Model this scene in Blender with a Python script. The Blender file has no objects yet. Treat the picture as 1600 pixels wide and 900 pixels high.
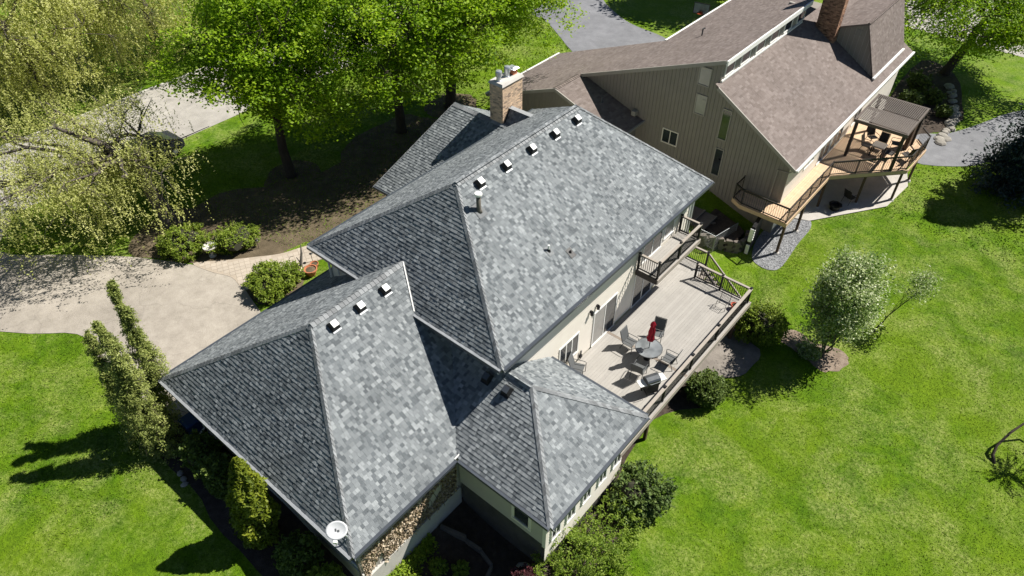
import bpy, bmesh, math, random
import numpy as np
from mathutils import Vector, Matrix

random.seed(11)
rng = np.random.default_rng(11)
S = bpy.context.scene
COL = S.collection
R = math.radians

# ------------------------------------------------------------------ camera
cam_d = bpy.data.cameras.new('drone_camera')
cam_d.sensor_width = 36.0
cam_d.lens = 36.0 * 1117.0 / 1600.0
cam_d.clip_start, cam_d.clip_end = 0.1, 2000
cam = bpy.data.objects.new('drone_camera', cam_d)
COL.objects.link(cam)
cam.location = (22.208, -12.775, 27.089)
yaw, pit = R(130.0), R(42.58)
look = Vector((math.cos(pit) * math.cos(yaw), math.cos(pit) * math.sin(yaw), -math.sin(pit)))
cam.rotation_euler = look.to_track_quat('-Z', 'Y').to_euler()
S.camera = cam
CAMP = np.array(cam.location)

# ------------------------------------------------------------------ light
SUN_AZ, SUN_EL = 60.5, 51.0                       # azimuth from +X
w = bpy.data.worlds.new('World')
S.world = w
w.use_nodes = True
nt = w.node_tree
bg = nt.nodes['Background']
sky = nt.nodes.new('ShaderNodeTexSky')
sky.sky_type = 'NISHITA'
sky.sun_disc = False
sky.sun_elevation = R(SUN_EL)
sky.sun_rotation = R(90 - SUN_AZ)
sky.altitude = 1200
sky.air_density = 0.7                            # a very clear spring day: deep shade, little haze light
sky.dust_density = 0.25
nt.links.new(sky.outputs[0], bg.inputs[0])
bg.inputs[1].default_value = 0.05
sl = bpy.data.lights.new('sun', 'SUN')
sl.energy = 5.0
sl.angle = R(0.53)
sl.color = (1.0, 0.955, 0.88)
so = bpy.data.objects.new('sun', sl)
COL.objects.link(so)
sdir = Vector((math.cos(R(SUN_EL)) * math.cos(R(SUN_AZ)), math.cos(R(SUN_EL)) * math.sin(R(SUN_AZ)), math.sin(R(SUN_EL))))
so.rotation_euler = sdir.to_track_quat('Z', 'Y').to_euler()
so.location = (0, 0, 60)
vs = S.view_settings
S.display_settings.display_device = 'sRGB'
vs.view_transform = 'Standard'
vs.look = 'None'
vs.exposure = 0.72
vs.gamma = 1.0
vs.use_curve_mapping = False

# ------------------------------------------------------------------ materials
MATS = {}


def nodes_of(m):
    m.use_nodes = True
    t = m.node_tree
    return t, t.nodes['Principled BSDF'], t.nodes['Material Output']


def noise(t, pos, scale, detail=4.0, rough=.6, dist=0.0):
    n = t.nodes.new('ShaderNodeTexNoise')
    n.inputs['Scale'].default_value = scale
    n.inputs['Detail'].default_value = detail
    n.inputs['Roughness'].default_value = rough
    n.inputs['Distortion'].default_value = dist
    t.links.new(pos, n.inputs['Vector'])
    return n.outputs['Fac']


def ramp(t, fac, stops):
    r = t.nodes.new('ShaderNodeValToRGB')
    e = r.color_ramp.elements
    while len(e) < len(stops):
        e.new(0.5)
    for k, (p, c) in enumerate(stops):
        e[k].position = p
        e[k].color = (c[0], c[1], c[2], 1)
    t.links.new(fac, r.inputs[0])
    return r.outputs[0]


def mixc(t, fac, a, b, mode='MIX'):
    n = t.nodes.new('ShaderNodeMix')
    n.data_type = 'RGBA'
    n.blend_type = mode
    for val, s in ((fac, n.inputs[0]), (a, n.inputs[6]), (b, n.inputs[7])):
        if isinstance(val, (int, float)):
            s.default_value = val
        elif isinstance(val, tuple):
            s.default_value = (val[0], val[1], val[2], 1)
        else:
            t.links.new(val, s)
    return n.outputs[2]


def position(t):
    return t.nodes.new('ShaderNodeNewGeometry').outputs['Position']


def attr(t, name='tone'):
    a = t.nodes.new('ShaderNodeAttribute')
    a.attribute_name = name
    return a.outputs['Fac']


def bumpn(t, bsdf, h, strength=.4, dist=.02):
    b = t.nodes.new('ShaderNodeBump')
    b.inputs['Strength'].default_value = strength
    b.inputs['Distance'].default_value = dist
    t.links.new(h, b.inputs['Height'])
    t.links.new(b.outputs[0], bsdf.inputs['Normal'])


def mat(name, c1, c2=None, scale=6, rough=.8, metal=0.0, bump=0.0, tone=None, spec=.3, fine=60, objrand=0.0, stretch=None):
    """procedural paint / wood / stone: two colours mixed by noise, optional per-piece tone and bump"""
    if name in MATS:
        return MATS[name]
    m = bpy.data.materials.new(name)
    t, b, o = nodes_of(m)
    p = position(t)
    if stretch:
        mp = t.nodes.new('ShaderNodeMapping')
        mp.inputs['Scale'].default_value = stretch
        t.links.new(p, mp.inputs[0])
        p = mp.outputs[0]
    c2 = c2 or tuple(x * .8 for x in c1)
    n1 = noise(t, p, scale)
    n2 = noise(t, p, fine, 3)
    add = t.nodes.new('ShaderNodeMath'); add.operation = 'ADD'
    t.links.new(n1, add.inputs[0]); t.links.new(n2, add.inputs[1])
    hf = t.nodes.new('ShaderNodeMath'); hf.operation = 'MULTIPLY'; hf.inputs[1].default_value = .5
    t.links.new(add.outputs[0], hf.inputs[0])
    c = ramp(t, hf.outputs[0], [(.34, c2), (.66, c1)])
    if tone:
        tc = ramp(t, attr(t), tone)
        c = mixc(t, 1.0, c, tc, 'MULTIPLY')
    if objrand:
        oi = t.nodes.new('ShaderNodeObjectInfo')
        lo, hi = 1 - objrand, 1 + objrand * .6
        rr = ramp(t, oi.outputs['Random'], [(0, (lo,) * 3), (1, (hi,) * 3)])
        c = mixc(t, 1.0, c, rr, 'MULTIPLY')
    t.links.new(c, b.inputs['Base Color'])
    b.inputs['Roughness'].default_value = rough
    b.inputs['Metallic'].default_value = metal
    b.inputs['Specular IOR Level'].default_value = spec
    if bump:
        bumpn(t, b, n2, bump)
    MATS[name] = m
    return m


def leafmat(name, dark, mid, light, trans=.35, rough=.55):
    m = bpy.data.materials.new(name)
    t, b, o = nodes_of(m)
    c = ramp(t, attr(t), [(0, dark), (.5, mid), (1, light)])
    t.links.new(c, b.inputs['Base Color'])
    b.inputs['Roughness'].default_value = rough
    b.inputs['Specular IOR Level'].default_value = .25
    tr = t.nodes.new('ShaderNodeBsdfTranslucent')
    c2 = mixc(t, 1.0, c, (1.0, 1.05, .5), 'MULTIPLY')
    t.links.new(c2, tr.inputs[0])
    mx = t.nodes.new('ShaderNodeMixShader')
    mx.inputs[0].default_value = trans
    t.links.new(b.outputs[0], mx.inputs[1]); t.links.new(tr.outputs[0], mx.inputs[2])
    t.links.new(mx.outputs[0], o.inputs[0])
    MATS[name] = m
    return m


def shinglemat(name, stops, gran=.25):
    m = bpy.data.materials.new(name)
    t, b, o = nodes_of(m)
    p = position(t)
    c = ramp(t, attr(t), stops)
    g = noise(t, p, 220, 2, .7)
    gc = ramp(t, g, [(.3, (1 - gran,) * 3), (.7, (1 + gran * .7,) * 3)])
    c = mixc(t, 1.0, c, gc, 'MULTIPLY')
    big = noise(t, p, .55, 3, .5)
    bc = ramp(t, big, [(.3, (.9,) * 3), (.7, (1.08,) * 3)])
    c = mixc(t, 1.0, c, bc, 'MULTIPLY')
    t.links.new(c, b.inputs['Base Color'])
    b.inputs['Roughness'].default_value = .85
    b.inputs['Specular IOR Level'].default_value = .25
    bumpn(t, b, g, .5, .01)
    MATS[name] = m
    return m


def glassmat(name, col=(.02, .023, .027), rough=.06, spec=.8):
    m = bpy.data.materials.new(name)
    t, b, o = nodes_of(m)
    p = position(t)
    n = noise(t, p, 1.3, 2)
    c = ramp(t, n, [(.35, col), (.7, tuple(x * 2.2 for x in col))])
    t.links.new(c, b.inputs['Base Color'])
    b.inputs['Roughness'].default_value = rough
    b.inputs['Specular IOR Level'].default_value = spec
    MATS[name] = m
    return m


def grassmat():
    m = bpy.data.materials.new('lawn_grass')
    t, b, o = nodes_of(m)
    p = position(t)
    n_big = noise(t, p, .13, 5, .66, .6)
    n_mid = noise(t, p, .75, 5, .7, .5)
    n_dry = noise(t, p, .38, 7, .72, .4)
    n_fin = noise(t, p, 7, 5, .8, .6)
    n_bl = noise(t, p, 30, 3, .75)
    base = ramp(t, n_mid, [(.30, (.058, .130, .005)), (.46, (.090, .185, .006)), (.60, (.130, .232, .009)), (.74, (.18, .265, .018))])
    base = mixc(t, ramp(t, n_big, [(.40, (0,) * 3), (.60, (.65,) * 3)]), base, (.155, .245, .010))
    dry = ramp(t, n_dry, [(.44, (0,) * 3), (.64, (.6,) * 3)])
    finemask = ramp(t, n_fin, [(.40, (.08,) * 3), (.60, (1,) * 3)])
    dm = mixc(t, 1.0, dry, finemask, 'MULTIPLY')
    base = mixc(t, dm, base, (.36, .375, .15))
    vary = ramp(t, n_fin, [(.3, (.55, .60, .55)), (.68, (1.28, 1.24, 1.25))])
    base = mixc(t, 1.0, base, vary, 'MULTIPLY')
    blade = ramp(t, n_bl, [(.3, (.55, .58, .5)), (.7, (1.35, 1.32, 1.3))])
    base = mixc(t, 1.0, base, blade, 'MULTIPLY')
    tn = ramp(t, attr(t), [(0, (.95,) * 3), (.001, (.80, .84, .78)), (1, (1.35, 1.32, 1.25))])
    base = mixc(t, 1.0, base, tn, 'MULTIPLY')
    t.links.new(base, b.inputs['Base Color'])
    b.inputs['Roughness'].default_value = .9
    b.inputs['Specular IOR Level'].default_value = .12
    hs = t.nodes.new('ShaderNodeMath'); hs.operation = 'ADD'
    t.links.new(n_fin, hs.inputs[0]); t.links.new(n_bl, hs.inputs[1])
    bumpn(t, b, hs.outputs[0], .75, .06)
    MATS['grass'] = m
    return m


def groundmat(name, stops, scale=2.0, fine=30, bump=.5, crack=None, rough=.9):
    m = bpy.data.materials.new(name)
    t, b, o = nodes_of(m)
    p = position(t)
    n1 = noise(t, p, scale, 5, .65)
    n2 = noise(t, p, fine, 4, .75)
    n3 = noise(t, p, scale * .22, 3, .5)
    a = t.nodes.new('ShaderNodeMath'); a.operation = 'MULTIPLY_ADD'
    a.inputs[1].default_value = .5; 
    t.links.new(n2, a.inputs[0])
    h = t.nodes.new('ShaderNodeMath'); h.operation = 'MULTIPLY'; h.inputs[1].default_value = .5
    t.links.new(n1, h.inputs[0]); t.links.new(h.outputs[0], a.inputs[2])
    c = ramp(t, a.outputs[0], stops)
    c = mixc(t, 1.0, c, ramp(t, n3, [(.3, (.86,) * 3), (.7, (1.1,) * 3)]), 'MULTIPLY')
    if crack:
        v = t.nodes.new('ShaderNodeTexVoronoi'); v.feature = 'DISTANCE_TO_EDGE'
        v.inputs['Scale'].default_value = crack
        wn = t.nodes.new('ShaderNodeTexNoise'); wn.inputs['Scale'].default_value = .8; wn.inputs['Detail'].default_value = 5
        t.links.new(p, wn.inputs['Vector'])
        va = t.nodes.new('ShaderNodeVectorMath'); va.operation = 'MULTIPLY_ADD'
        va.inputs[1].default_value = (2.2,) * 3
        t.links.new(wn.outputs['Color'], va.inputs[0]); t.links.new(p, va.inputs[2])
        t.links.new(va.outputs[0], v.inputs['Vector'])
        ck = ramp(t, v.outputs['Distance'], [(0, (.62,) * 3), (.012, (1,) * 3)])
        c = mixc(t, .4, c, mixc(t, 1.0, c, ck, 'MULTIPLY'))
    t.links.new(c, b.inputs['Base Color'])
    b.inputs['Roughness'].default_value = rough
    b.inputs['Specular IOR Level'].default_value = .2
    bumpn(t, b, n2, bump, .03)
    MATS[name] = m
    return m


G_GREY = [(0, (.060, .068, .075)), (.3, (.108, .121, .130)), (.55, (.182, .199, .208)), (.8, (.262, .282, .290)), (1, (.36, .382, .388))]
M_SH = shinglemat('grey_shingle', G_GREY)
M_CAP = mat('ridge_cap_shingle', (.29, .302, .308), (.19, .20, .208), scale=14, rough=.85, bump=.4, objrand=.35, fine=150)
M_BRSH = shinglemat('brown_shingle', [(0, (.118, .094, .083)), (.35, (.156, .127, .114)), (.6, (.182, .150, .136)), (1, (.235, .199, .183))], .2)
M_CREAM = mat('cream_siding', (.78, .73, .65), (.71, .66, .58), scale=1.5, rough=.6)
M_SHADE = mat('shaded_siding', (.52, .49, .43), (.45, .425, .37), scale=1.5, rough=.6)  # pale siding again, with the shade of these walls put into its colour
M_WHITE = mat('white_paint', (.80, .80, .77), (.70, .70, .67), scale=3, rough=.45)
M_FASC = mat('slate_fascia', (.062, .073, .088), (.045, .052, .064), scale=4, rough=.4, spec=.5)
M_GUT = mat('pale_drip_edge', (.33, .345, .36), (.22, .235, .25), scale=5, rough=.45, metal=.2)
M_BRICK = mat('tan_brick', (.72, .56, .41), (.52, .39, .28), scale=9, rough=.85, bump=.4, tone=[(0, (.45, .45, .48)), (.5, (.95, .93, .9)), (1, (1.25, 1.2, 1.1))])
M_RBRICK = mat('brown_brick', (.36, .20, .13), (.22, .125, .085), scale=9, rough=.85, bump=.4, tone=[(0, (.4, .4, .42)), (.5, (.95, .95, .95)), (1, (1.7, 1.75, 1.7))])
M_MORT = mat('mortar', (.42, .39, .35), (.33, .31, .28), scale=20, rough=.95)
M_CONC = mat('concrete', (.54, .52, .48), (.43, .41, .38), scale=2.5, rough=.9, bump=.25)
M_STEEL = mat('galvanised_steel', (.62, .64, .66), (.5, .52, .54), scale=5, rough=.35, metal=.7)
M_BLACK = mat('black_metal', (.014, .014, .015), (.01, .01, .011), scale=8, rough=.45)
M_BRONZE = mat('dark_bronze', (.040, .034, .030), (.028, .024, .021), scale=8, rough=.5)
M_DECKB = mat('greige_deck_board', (.36, .342, .315), (.30, .284, .26), scale=2, rough=.75, bump=.2, objrand=.08, fine=40)
M_DECKC = mat('brown_deck_board', (.25, .21, .175), (.20, .165, .135), scale=2, rough=.75, objrand=.05)
M_RAILC = mat('taupe_rail_cap', (.36, .32, .275), (.29, .255, .22), scale=3, rough=.65)
M_TANB = mat('cedar_deck_board', (.62, .45, .30), (.52, .36, .225), scale=2.5, rough=.75, objrand=.10, fine=40, bump=.2)
M_BRWOOD = mat('brown_stained_wood', (.105, .066, .045), (.07, .045, .03), scale=5, rough=.7)
M_TAUPE = mat('taupe_siding', (.25, .230, .203), (.215, .197, .172), scale=1.2, rough=.7)
M_TAUPEF = mat('taupe_trim', (.34, .318, .285), (.295, .275, .245), scale=2, rough=.65)
M_GLASS = glassmat('window_glass')
M_BLIND = mat('blind_behind_glass', (.33, .32, .30), (.25, .245, .235), scale=2, rough=.25, spec=.6)
M_BARK = mat('grey_bark', (.135, .115, .098), (.06, .05, .043), scale=5, rough=.95, bump=.7, fine=25, stretch=(1, 1, .25))
M_BARKD = mat('dark_bark', (.075, .058, .045), (.035, .028, .022), scale=5, rough=.95, bump=.7, fine=25, stretch=(1, 1, .25))
M_TWIG = mat('twig_core', (.045, .042, .026), (.022, .024, .014), scale=7, rough=.95)
M_RED = mat('crimson_canvas', (.42, .012, .035), (.30, .008, .022), scale=6, rough=.75)
M_SLING = mat('grey_sling_fabric', (.115, .12, .122), (.085, .09, .092), scale=40, rough=.8)
M_TERRA = mat('terracotta', (.50, .19, .095), (.38, .14, .07), scale=8, rough=.85)
M_STONE = mat('weathered_stone', (.36, .335, .295), (.22, .205, .18), scale=3, rough=.92, bump=.6, objrand=.2)
M_BLOCK = mat('retaining_block', (.19, .165, .14), (.12, .104, .09), scale=4, rough=.95, bump=.6, objrand=.25)
M_PAVER = mat('tan_paver', (.46, .40, .33), (.38, .33, .27), scale=3, rough=.9, bump=.3, objrand=.07)
M_TIMB = mat('grey_timber', (.165, .15, .13), (.10, .09, .078), scale=4, rough=.9, bump=.4, objrand=.15)
M_BLUE = mat('blue_plastic', (.02, .055, .16), (.015, .04, .12), scale=4, rough=.5)
M_TREDW = mat('solid_grey_plastic', (.66, .67, .68), (.58, .59, .6), scale=5, rough=.5)
M_GRASS = grassmat()
M_DRIVE = groundmat('worn_tan_asphalt', [(.3, (.225, .200, .168)), (.5, (.345, .310, .264)), (.7, (.45, .408, .352))], 1.4, 26, .6, crack=.22)
M_ROAD = groundmat('pale_street_asphalt', [(.3, (.25, .235, .215)), (.5, (.36, .34, .31)), (.7, (.46, .435, .40))], 1.2, 22, .4, crack=.2)
M_ASPH = groundmat('grey_asphalt', [(.3, (.13, .133, .143)), (.5, (.19, .193, .205)), (.7, (.25, .253, .265))], 1.2, 30, .4)
M_SLAB = groundmat('patio_concrete', [(.3, (.33, .31, .285)), (.5, (.43, .405, .37)), (.7, (.52, .49, .45))], 1.5, 25, .3)
M_SOIL = groundmat('bare_soil', [(.3, (.10, .075, .055)), (.5, (.22, .17, .13)), (.7, (.38, .31, .25))], 3, 30, .9)
M_MULCH = groundmat('dark_mulch', [(.3, (.024, .018, .014)), (.5, (.060, .046, .036)), (.7, (.12, .094, .074))], 4, 34, 1.0)
M_LITTER = groundmat('leaf_litter_soil', [(.3, (.05, .042, .026)), (.5, (.11, .086, .054)), (.7, (.21, .165, .11))], 1.6, 26, .9)
M_GRAVB = groundmat('gravel_bed', [(.3, (.10, .105, .115)), (.5, (.22, .225, .235)), (.7, (.40, .405, .41))], 6, 34, 1.0)

L_MAPLE = leafmat('maple_leaf', (.11, .215, .008), (.25, .40, .014), (.43, .56, .04), .52)
L_LOCUST = leafmat('honey_locust_leaf', (.24, .27, .06), (.46, .48, .15), (.67, .66, .30), .44)
L_YEW = leafmat('yew_needle', (.075, .125, .012), (.17, .24, .022), (.30, .36, .055), .32)
L_BOX = leafmat('boxwood_leaf', (.040, .072, .012), (.088, .135, .022), (.17, .22, .05), .25)
L_DARKEV = leafmat('dark_evergreen_needle', (.012, .030, .012), (.024, .050, .018), (.045, .080, .028), .12)
L_SPRUCE = leafmat('weeping_spruce_needle', (.085, .115, .026), (.24, .285, .07), (.43, .46, .15), .28)
L_ARBOR = leafmat('golden_arborvitae_spray', (.060, .092, .010), (.140, .180, .014), (.26, .29, .025), .22)
L_SERV = leafmat('serviceberry_leaf', (.080, .155, .025), (.24, .33, .09), (.70, .73, .50), .4)
L_SPIR = leafmat('spirea_leaf', (.075, .140, .010), (.18, .27, .025), (.32, .40, .07), .42)
L_PINE = leafmat('mugo_pine_needle', (.036, .068, .015), (.080, .130, .028), (.15, .20, .05), .2)
L_BLUE = leafmat('blue_spruce_needle', (.016, .030, .026), (.032, .054, .046), (.055, .085, .07), .1)
L_BURG = leafmat('burgundy_leaf', (.022, .006, .008), (.055, .014, .018), (.12, .035, .04), .2)
L_CREEP = leafmat('dry_creeper_leaf', (.13, .095, .06), (.38, .30, .21), (.62, .53, .41), .15)
L_IVY = leafmat('bright_groundcover_leaf', (.07, .13, .008), (.16, .25, .015), (.27, .36, .03), .3)

# ------------------------------------------------------------------ mesh helpers
BASE = {}


def vadd(a, b): return (a[0] + b[0], a[1] + b[1], a[2] + b[2])


class MB:
    def __init__(s):
        s.v, s.f, s.t = [], [], []
        s.tone = .5

    def add(s, vs, fs):
        n = len(s.v)
        s.v += [tuple(float(q) for q in x) for x in vs]
        s.f += [[i + n for i in f] for f in fs]
        s.t += [s.tone] * len(fs)
        return s

    def hexa(s, c):                                  # c: bottom 4 ccw, top 4 ccw
        return s.add(c, [(3, 2, 1, 0), (4, 5, 6, 7), (0, 1, 5, 4), (1, 2, 6, 5), (2, 3, 7, 6), (3, 0, 4, 7)])

    def box(s, x0, y0, z0, x1, y1, z1):
        return s.hexa([(x0, y0, z0), (x1, y0, z0), (x1, y1, z0), (x0, y1, z0), (x0, y0, z1), (x1, y0, z1), (x1, y1, z1), (x0, y1, z1)])

    def obox(s, c, size, rot=0.0, tilt=None):
        m = Matrix.Rotation(rot, 3, 'Z')
        if tilt:
            m = m @ Matrix.Rotation(tilt[1], 3, tilt[0])
        h = [q / 2 for q in size]
        cs = [(-1, -1, -1), (1, -1, -1), (1, 1, -1), (-1, 1, -1), (-1, -1, 1), (1, -1, 1), (1, 1, 1), (-1, 1, 1)]
        c = Vector(c)
        return s.hexa([tuple(c + m @ Vector((a * h[0], b * h[1], d * h[2]))) for a, b, d in cs])

    def bar(s, p0, p1, wd, ht, up=(0, 0, 1)):
        p0, p1 = Vector(p0), Vector(p1)
        d = (p1 - p0).normalized()
        u = Vector(up)
        sd = d.cross(u)
        if sd.length < 1e-4:
            sd = d.cross(Vector((1, 0, 0)))
        sd.normalize()
        u = sd.cross(d)
        a, b = sd * (wd / 2), u * (ht / 2)
        return s.hexa([p0 - a - b, p0 + a - b, p1 + a - b, p1 - a - b, p0 - a + b, p0 + a + b, p1 + a + b, p1 - a + b])

    def tube(s, pts, rad, n=7, caps=True):
        pts = [Vector(p) for p in pts]
        if isinstance(rad, (int, float)):
            rad = [rad] * len(pts)
        vs, fs = [], []
        prev = None
        for i, p in enumerate(pts):
            d = (pts[min(i + 1, len(pts) - 1)] - pts[max(i - 1, 0)])
            d = d.normalized() if d.length > 1e-9 else Vector((0, 0, 1))
            if prev is None:
                a = d.cross(Vector((0, 0, 1)))
                if a.length < 1e-3:
                    a = d.cross(Vector((1, 0, 0)))
            else:
                a = prev - d * prev.dot(d)
            a.normalize(); prev = a
            b = d.cross(a)
            for k in range(n):
                th = 2 * math.pi * k / n
                vs.append(p + (a * math.cos(th) + b * math.sin(th)) * rad[i])
        for i in range(len(pts) - 1):
            for k in range(n):
                k2 = (k + 1) % n
                fs.append((i * n + k, i * n + k2, (i + 1) * n + k2, (i + 1) * n + k))
        if caps:
            fs.append(tuple(range(n - 1, -1, -1)))
            fs.append(tuple((len(pts) - 1) * n + k for k in range(n)))
        return s.add(vs, fs)

    def lathe(s, c, prof, n=16):
        vs, fs = [], []
        for r, z in prof:
            for k in range(n):
                th = 2 * math.pi * k / n
                vs.append((c[0] + r * math.cos(th), c[1] + r * math.sin(th), c[2] + z))
        for i in range(len(prof) - 1):
            for k in range(n):
                k2 = (k + 1) % n
                fs.append((i * n + k, i * n + k2, (i + 1) * n + k2, (i + 1) * n + k))
        fs.append(tuple(range(n - 1, -1, -1)))
        fs.append(tuple((len(prof) - 1) * n + k for k in range(n)))
        return s.add(vs, fs)

    def prism(s, poly, z0, z1):
        n = len(poly)
        vs = [(x, y, z0) for x, y in poly] + [(x, y, z1) for x, y in poly]
        fs = [tuple(range(n - 1, -1, -1)), tuple(range(n, 2 * n))]
        fs += [(k, (k + 1) % n, n + (k + 1) % n, n + k) for k in range(n)]
        return s.add(vs, fs)

    def slab(s, poly3, thick):                       # polygon in space extruded straight down
        n = len(poly3)
        vs = [tuple(p) for p in poly3] + [(p[0], p[1], p[2] - thick) for p in poly3]
        fs = [tuple(range(n)), tuple(range(2 * n - 1, n - 1, -1))]
        fs += [(k, n + k, n + (k + 1) % n, (k + 1) % n) for k in range(n)]
        return s.add(vs, fs)

    def extr(s, poly3, vec):
        n = len(poly3)
        vs = [tuple(p) for p in poly3] + [vadd(p, vec) for p in poly3]
        fs = [tuple(range(n)), tuple(range(2 * n - 1, n - 1, -1))]
        fs += [(k, n + k, n + (k + 1) % n, (k + 1) % n) for k in range(n)]
        return s.add(vs, fs)

    def mesh(s, name, off=(0, 0, 0), m=None, smooth=False):
        me = bpy.data.meshes.new(name)
        me.from_pydata([(x - off[0], y - off[1], z - off[2]) for x, y, z in s.v], [], s.f)
        a = me.attributes.new('tone', 'FLOAT', 'FACE')
        a.data.foreach_set('value', s.t)
        if m:
            me.materials.append(m)
        bm = bmesh.new(); bm.from_mesh(me)
        bmesh.ops.recalc_face_normals(bm, faces=bm.faces)
        bm.to_mesh(me); bm.free()
        if smooth:
            me.polygons.foreach_set('use_smooth', [True] * len(me.polygons))
        return me

    def build(s, name, m, parent=None, smooth=False, kind=None):
        if parent is not None:
            off = BASE.get(parent.name, (0, 0, 0))
            o = bpy.data.objects.new(name, s.mesh(name, off, m, smooth))
            COL.objects.link(o)
            o.parent = parent
            BASE[o.name] = off
        else:
            a = np.array(s.v)
            off = ((a[:, 0].min() + a[:, 0].max()) / 2, (a[:, 1].min() + a[:, 1].max()) / 2, a[:, 2].min())
            o = bpy.data.objects.new(name, s.mesh(name, off, m, smooth))
            COL.objects.link(o)
            o.location = off
            BASE[o.name] = off
        if kind:
            o['kind'] = kind
        return o


def fastmesh(name, verts, faces, tone, m, parent, kind='stuff', label=None):
    """big all-quad meshes straight from numpy"""
    off = np.array(BASE.get(parent.name, (0, 0, 0))) if parent is not None else np.zeros(3)
    me = bpy.data.meshes.new(name)
    nv, nf, k = len(verts), len(faces), faces.shape[1]
    me.vertices.add(nv)
    me.vertices.foreach_set('co', (verts - off).astype(np.float32).ravel())
    me.loops.add(nf * k)
    me.loops.foreach_set('vertex_index', faces.astype(np.int32).ravel())
    me.polygons.add(nf)
    me.polygons.foreach_set('loop_start', np.arange(0, nf * k, k, dtype=np.int32))
    me.polygons.foreach_set('loop_total', np.full(nf, k, dtype=np.int32))
    a = me.attributes.new('tone', 'FLOAT', 'FACE')
    a.data.foreach_set('value', np.asarray(tone, dtype=np.float32))
    me.materials.append(m)
    me.update(calc_edges=True)
    o = bpy.data.objects.new(name, me)
    COL.objects.link(o)
    if parent is not None:
        o.parent = parent
        BASE[o.name] = tuple(off)
    if kind:
        o['kind'] = kind
    return o


def thing(name, label, cat, loc, rot=0.0, group=None, local=False):
    o = bpy.data.objects.new(name, None)
    o.empty_display_size = .3
    COL.objects.link(o)
    o.location = loc
    o.rotation_euler = (0, 0, rot)
    o['label'], o['category'] = label, cat
    if group:
        o['group'] = group
    BASE[o.name] = (0, 0, 0) if local else tuple(loc)
    return o


def tag(o, label, cat, group=None):
    o['label'], o['category'] = label, cat
    if group:
        o['group'] = group
    return o


def inst(name, me, parent, loc, rot=None):
    o = bpy.data.objects.new(name, me)
    COL.objects.link(o)
    b = BASE.get(parent.name, (0, 0, 0))
    o.parent = parent
    o.location = (loc[0] - b[0], loc[1] - b[1], loc[2] - b[2])
    if rot:
        o.rotation_euler = rot
    BASE[o.name] = b
    return o


def copy_thing(root, loc, rotz, label, group=None):
    r = root.copy(); COL.objects.link(r)
    r.location = loc; r.rotation_euler = (0, 0, rotz)
    r['label'] = label
    if group:
        r['group'] = group
    for ch in list(root.children):
        c = ch.copy(); COL.objects.link(c); c.parent = r
        for g in list(ch.children):
            d = g.copy(); COL.objects.link(d); d.parent = c
    return r


def sstep(a, b, x):
    t = max(0.0, min(1.0, (x - a) / (b - a)))
    return t * t * (3 - 2 * t)


FRONT = 1.8


def gz(x, y):
    k = sstep(36, 50, y)                                # towards the far street the slope sits further west
    return FRONT * (1 - sstep(5 - 5 * k, 13 - 6 * k, x))

# ------------------------------------------------------------------ ground
SHEETS = []


def sheet(name, poly, m, off=.012, step=1.0, kind='structure', fine=True):
    SHEETS.append(list(poly))
    bm = bmesh.new()
    bm.faces.new([bm.verts.new((x, y, 0)) for x, y in poly])
    if fine:
        xs = [p[0] for p in poly]; ys = [p[1] for p in poly]
        for ax, lo, hi in ((0, min(xs), max(xs)), (1, min(ys), max(ys))):
            c = lo + step
            while c < hi:
                pl = [0, 0, 0]; pl[ax] = c
                no = [0, 0, 0]; no[ax] = 1
                bmesh.ops.bisect_plane(bm, geom=bm.verts[:] + bm.edges[:] + bm.faces[:], plane_co=pl, plane_no=no)
                c += step
    for v in bm.verts:
        v.co.z = gz(v.co.x, v.co.y) + off
    bmesh.ops.recalc_face_normals(bm, faces=bm.faces)
    if sum(f.normal.z for f in bm.faces) < 0:
        bmesh.ops.reverse_faces(bm, faces=bm.faces)
    me = bpy.data.meshes.new(name); bm.to_mesh(me); bm.free()
    me.materials.append(m)
    o = bpy.data.objects.new(name, me); COL.objects.link(o)
    o['kind'] = kind
    return o


def smooth_poly(pts, n=4, jit=0.0):
    """closed Catmull-Rom through points, for kerbless edges"""
    out = []
    k = len(pts)
    for i in range(k):
        p0, p1, p2, p3 = (np.array(pts[(i + d) % k], float) for d in (-1, 0, 1, 2))
        for j in range(n):
            t = j / n
            q = .5 * ((2 * p1) + (-p0 + p2) * t + (2 * p0 - 5 * p1 + 4 * p2 - p3) * t * t + (-p0 + 3 * p1 - 3 * p2 + p3) * t ** 3)
            if jit:
                q = q + rng.normal(0, jit, 2)
            out.append((float(q[0]), float(q[1])))
    return out


xs = np.concatenate([np.arange(-300, -60, 20), np.arange(-60, -2, 2), np.arange(-2, 16, .5), np.arange(16, 60, 2), np.arange(60, 301, 20)])
ys = np.concatenate([np.arange(-200, -40, 20), np.arange(-40, 90, 1.0), np.arange(90, 401, 20)])
gv = [(x, y, gz(x, y)) for y in ys for x in xs]
nx = len(xs)
gf = [(j * nx + i, j * nx + i + 1, (j + 1) * nx + i + 1, (j + 1) * nx + i) for j in range(len(ys) - 1) for i in range(nx - 1)]
gme = bpy.data.meshes.new('lawn_ground')
gme.from_pydata(gv, [], gf); gme.materials.append(M_GRASS)
gme.polygons.foreach_set('use_smooth', [True] * len(gf))
go = bpy.data.objects.new('lawn_ground', gme); COL.objects.link(go); go['kind'] = 'structure'

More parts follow.
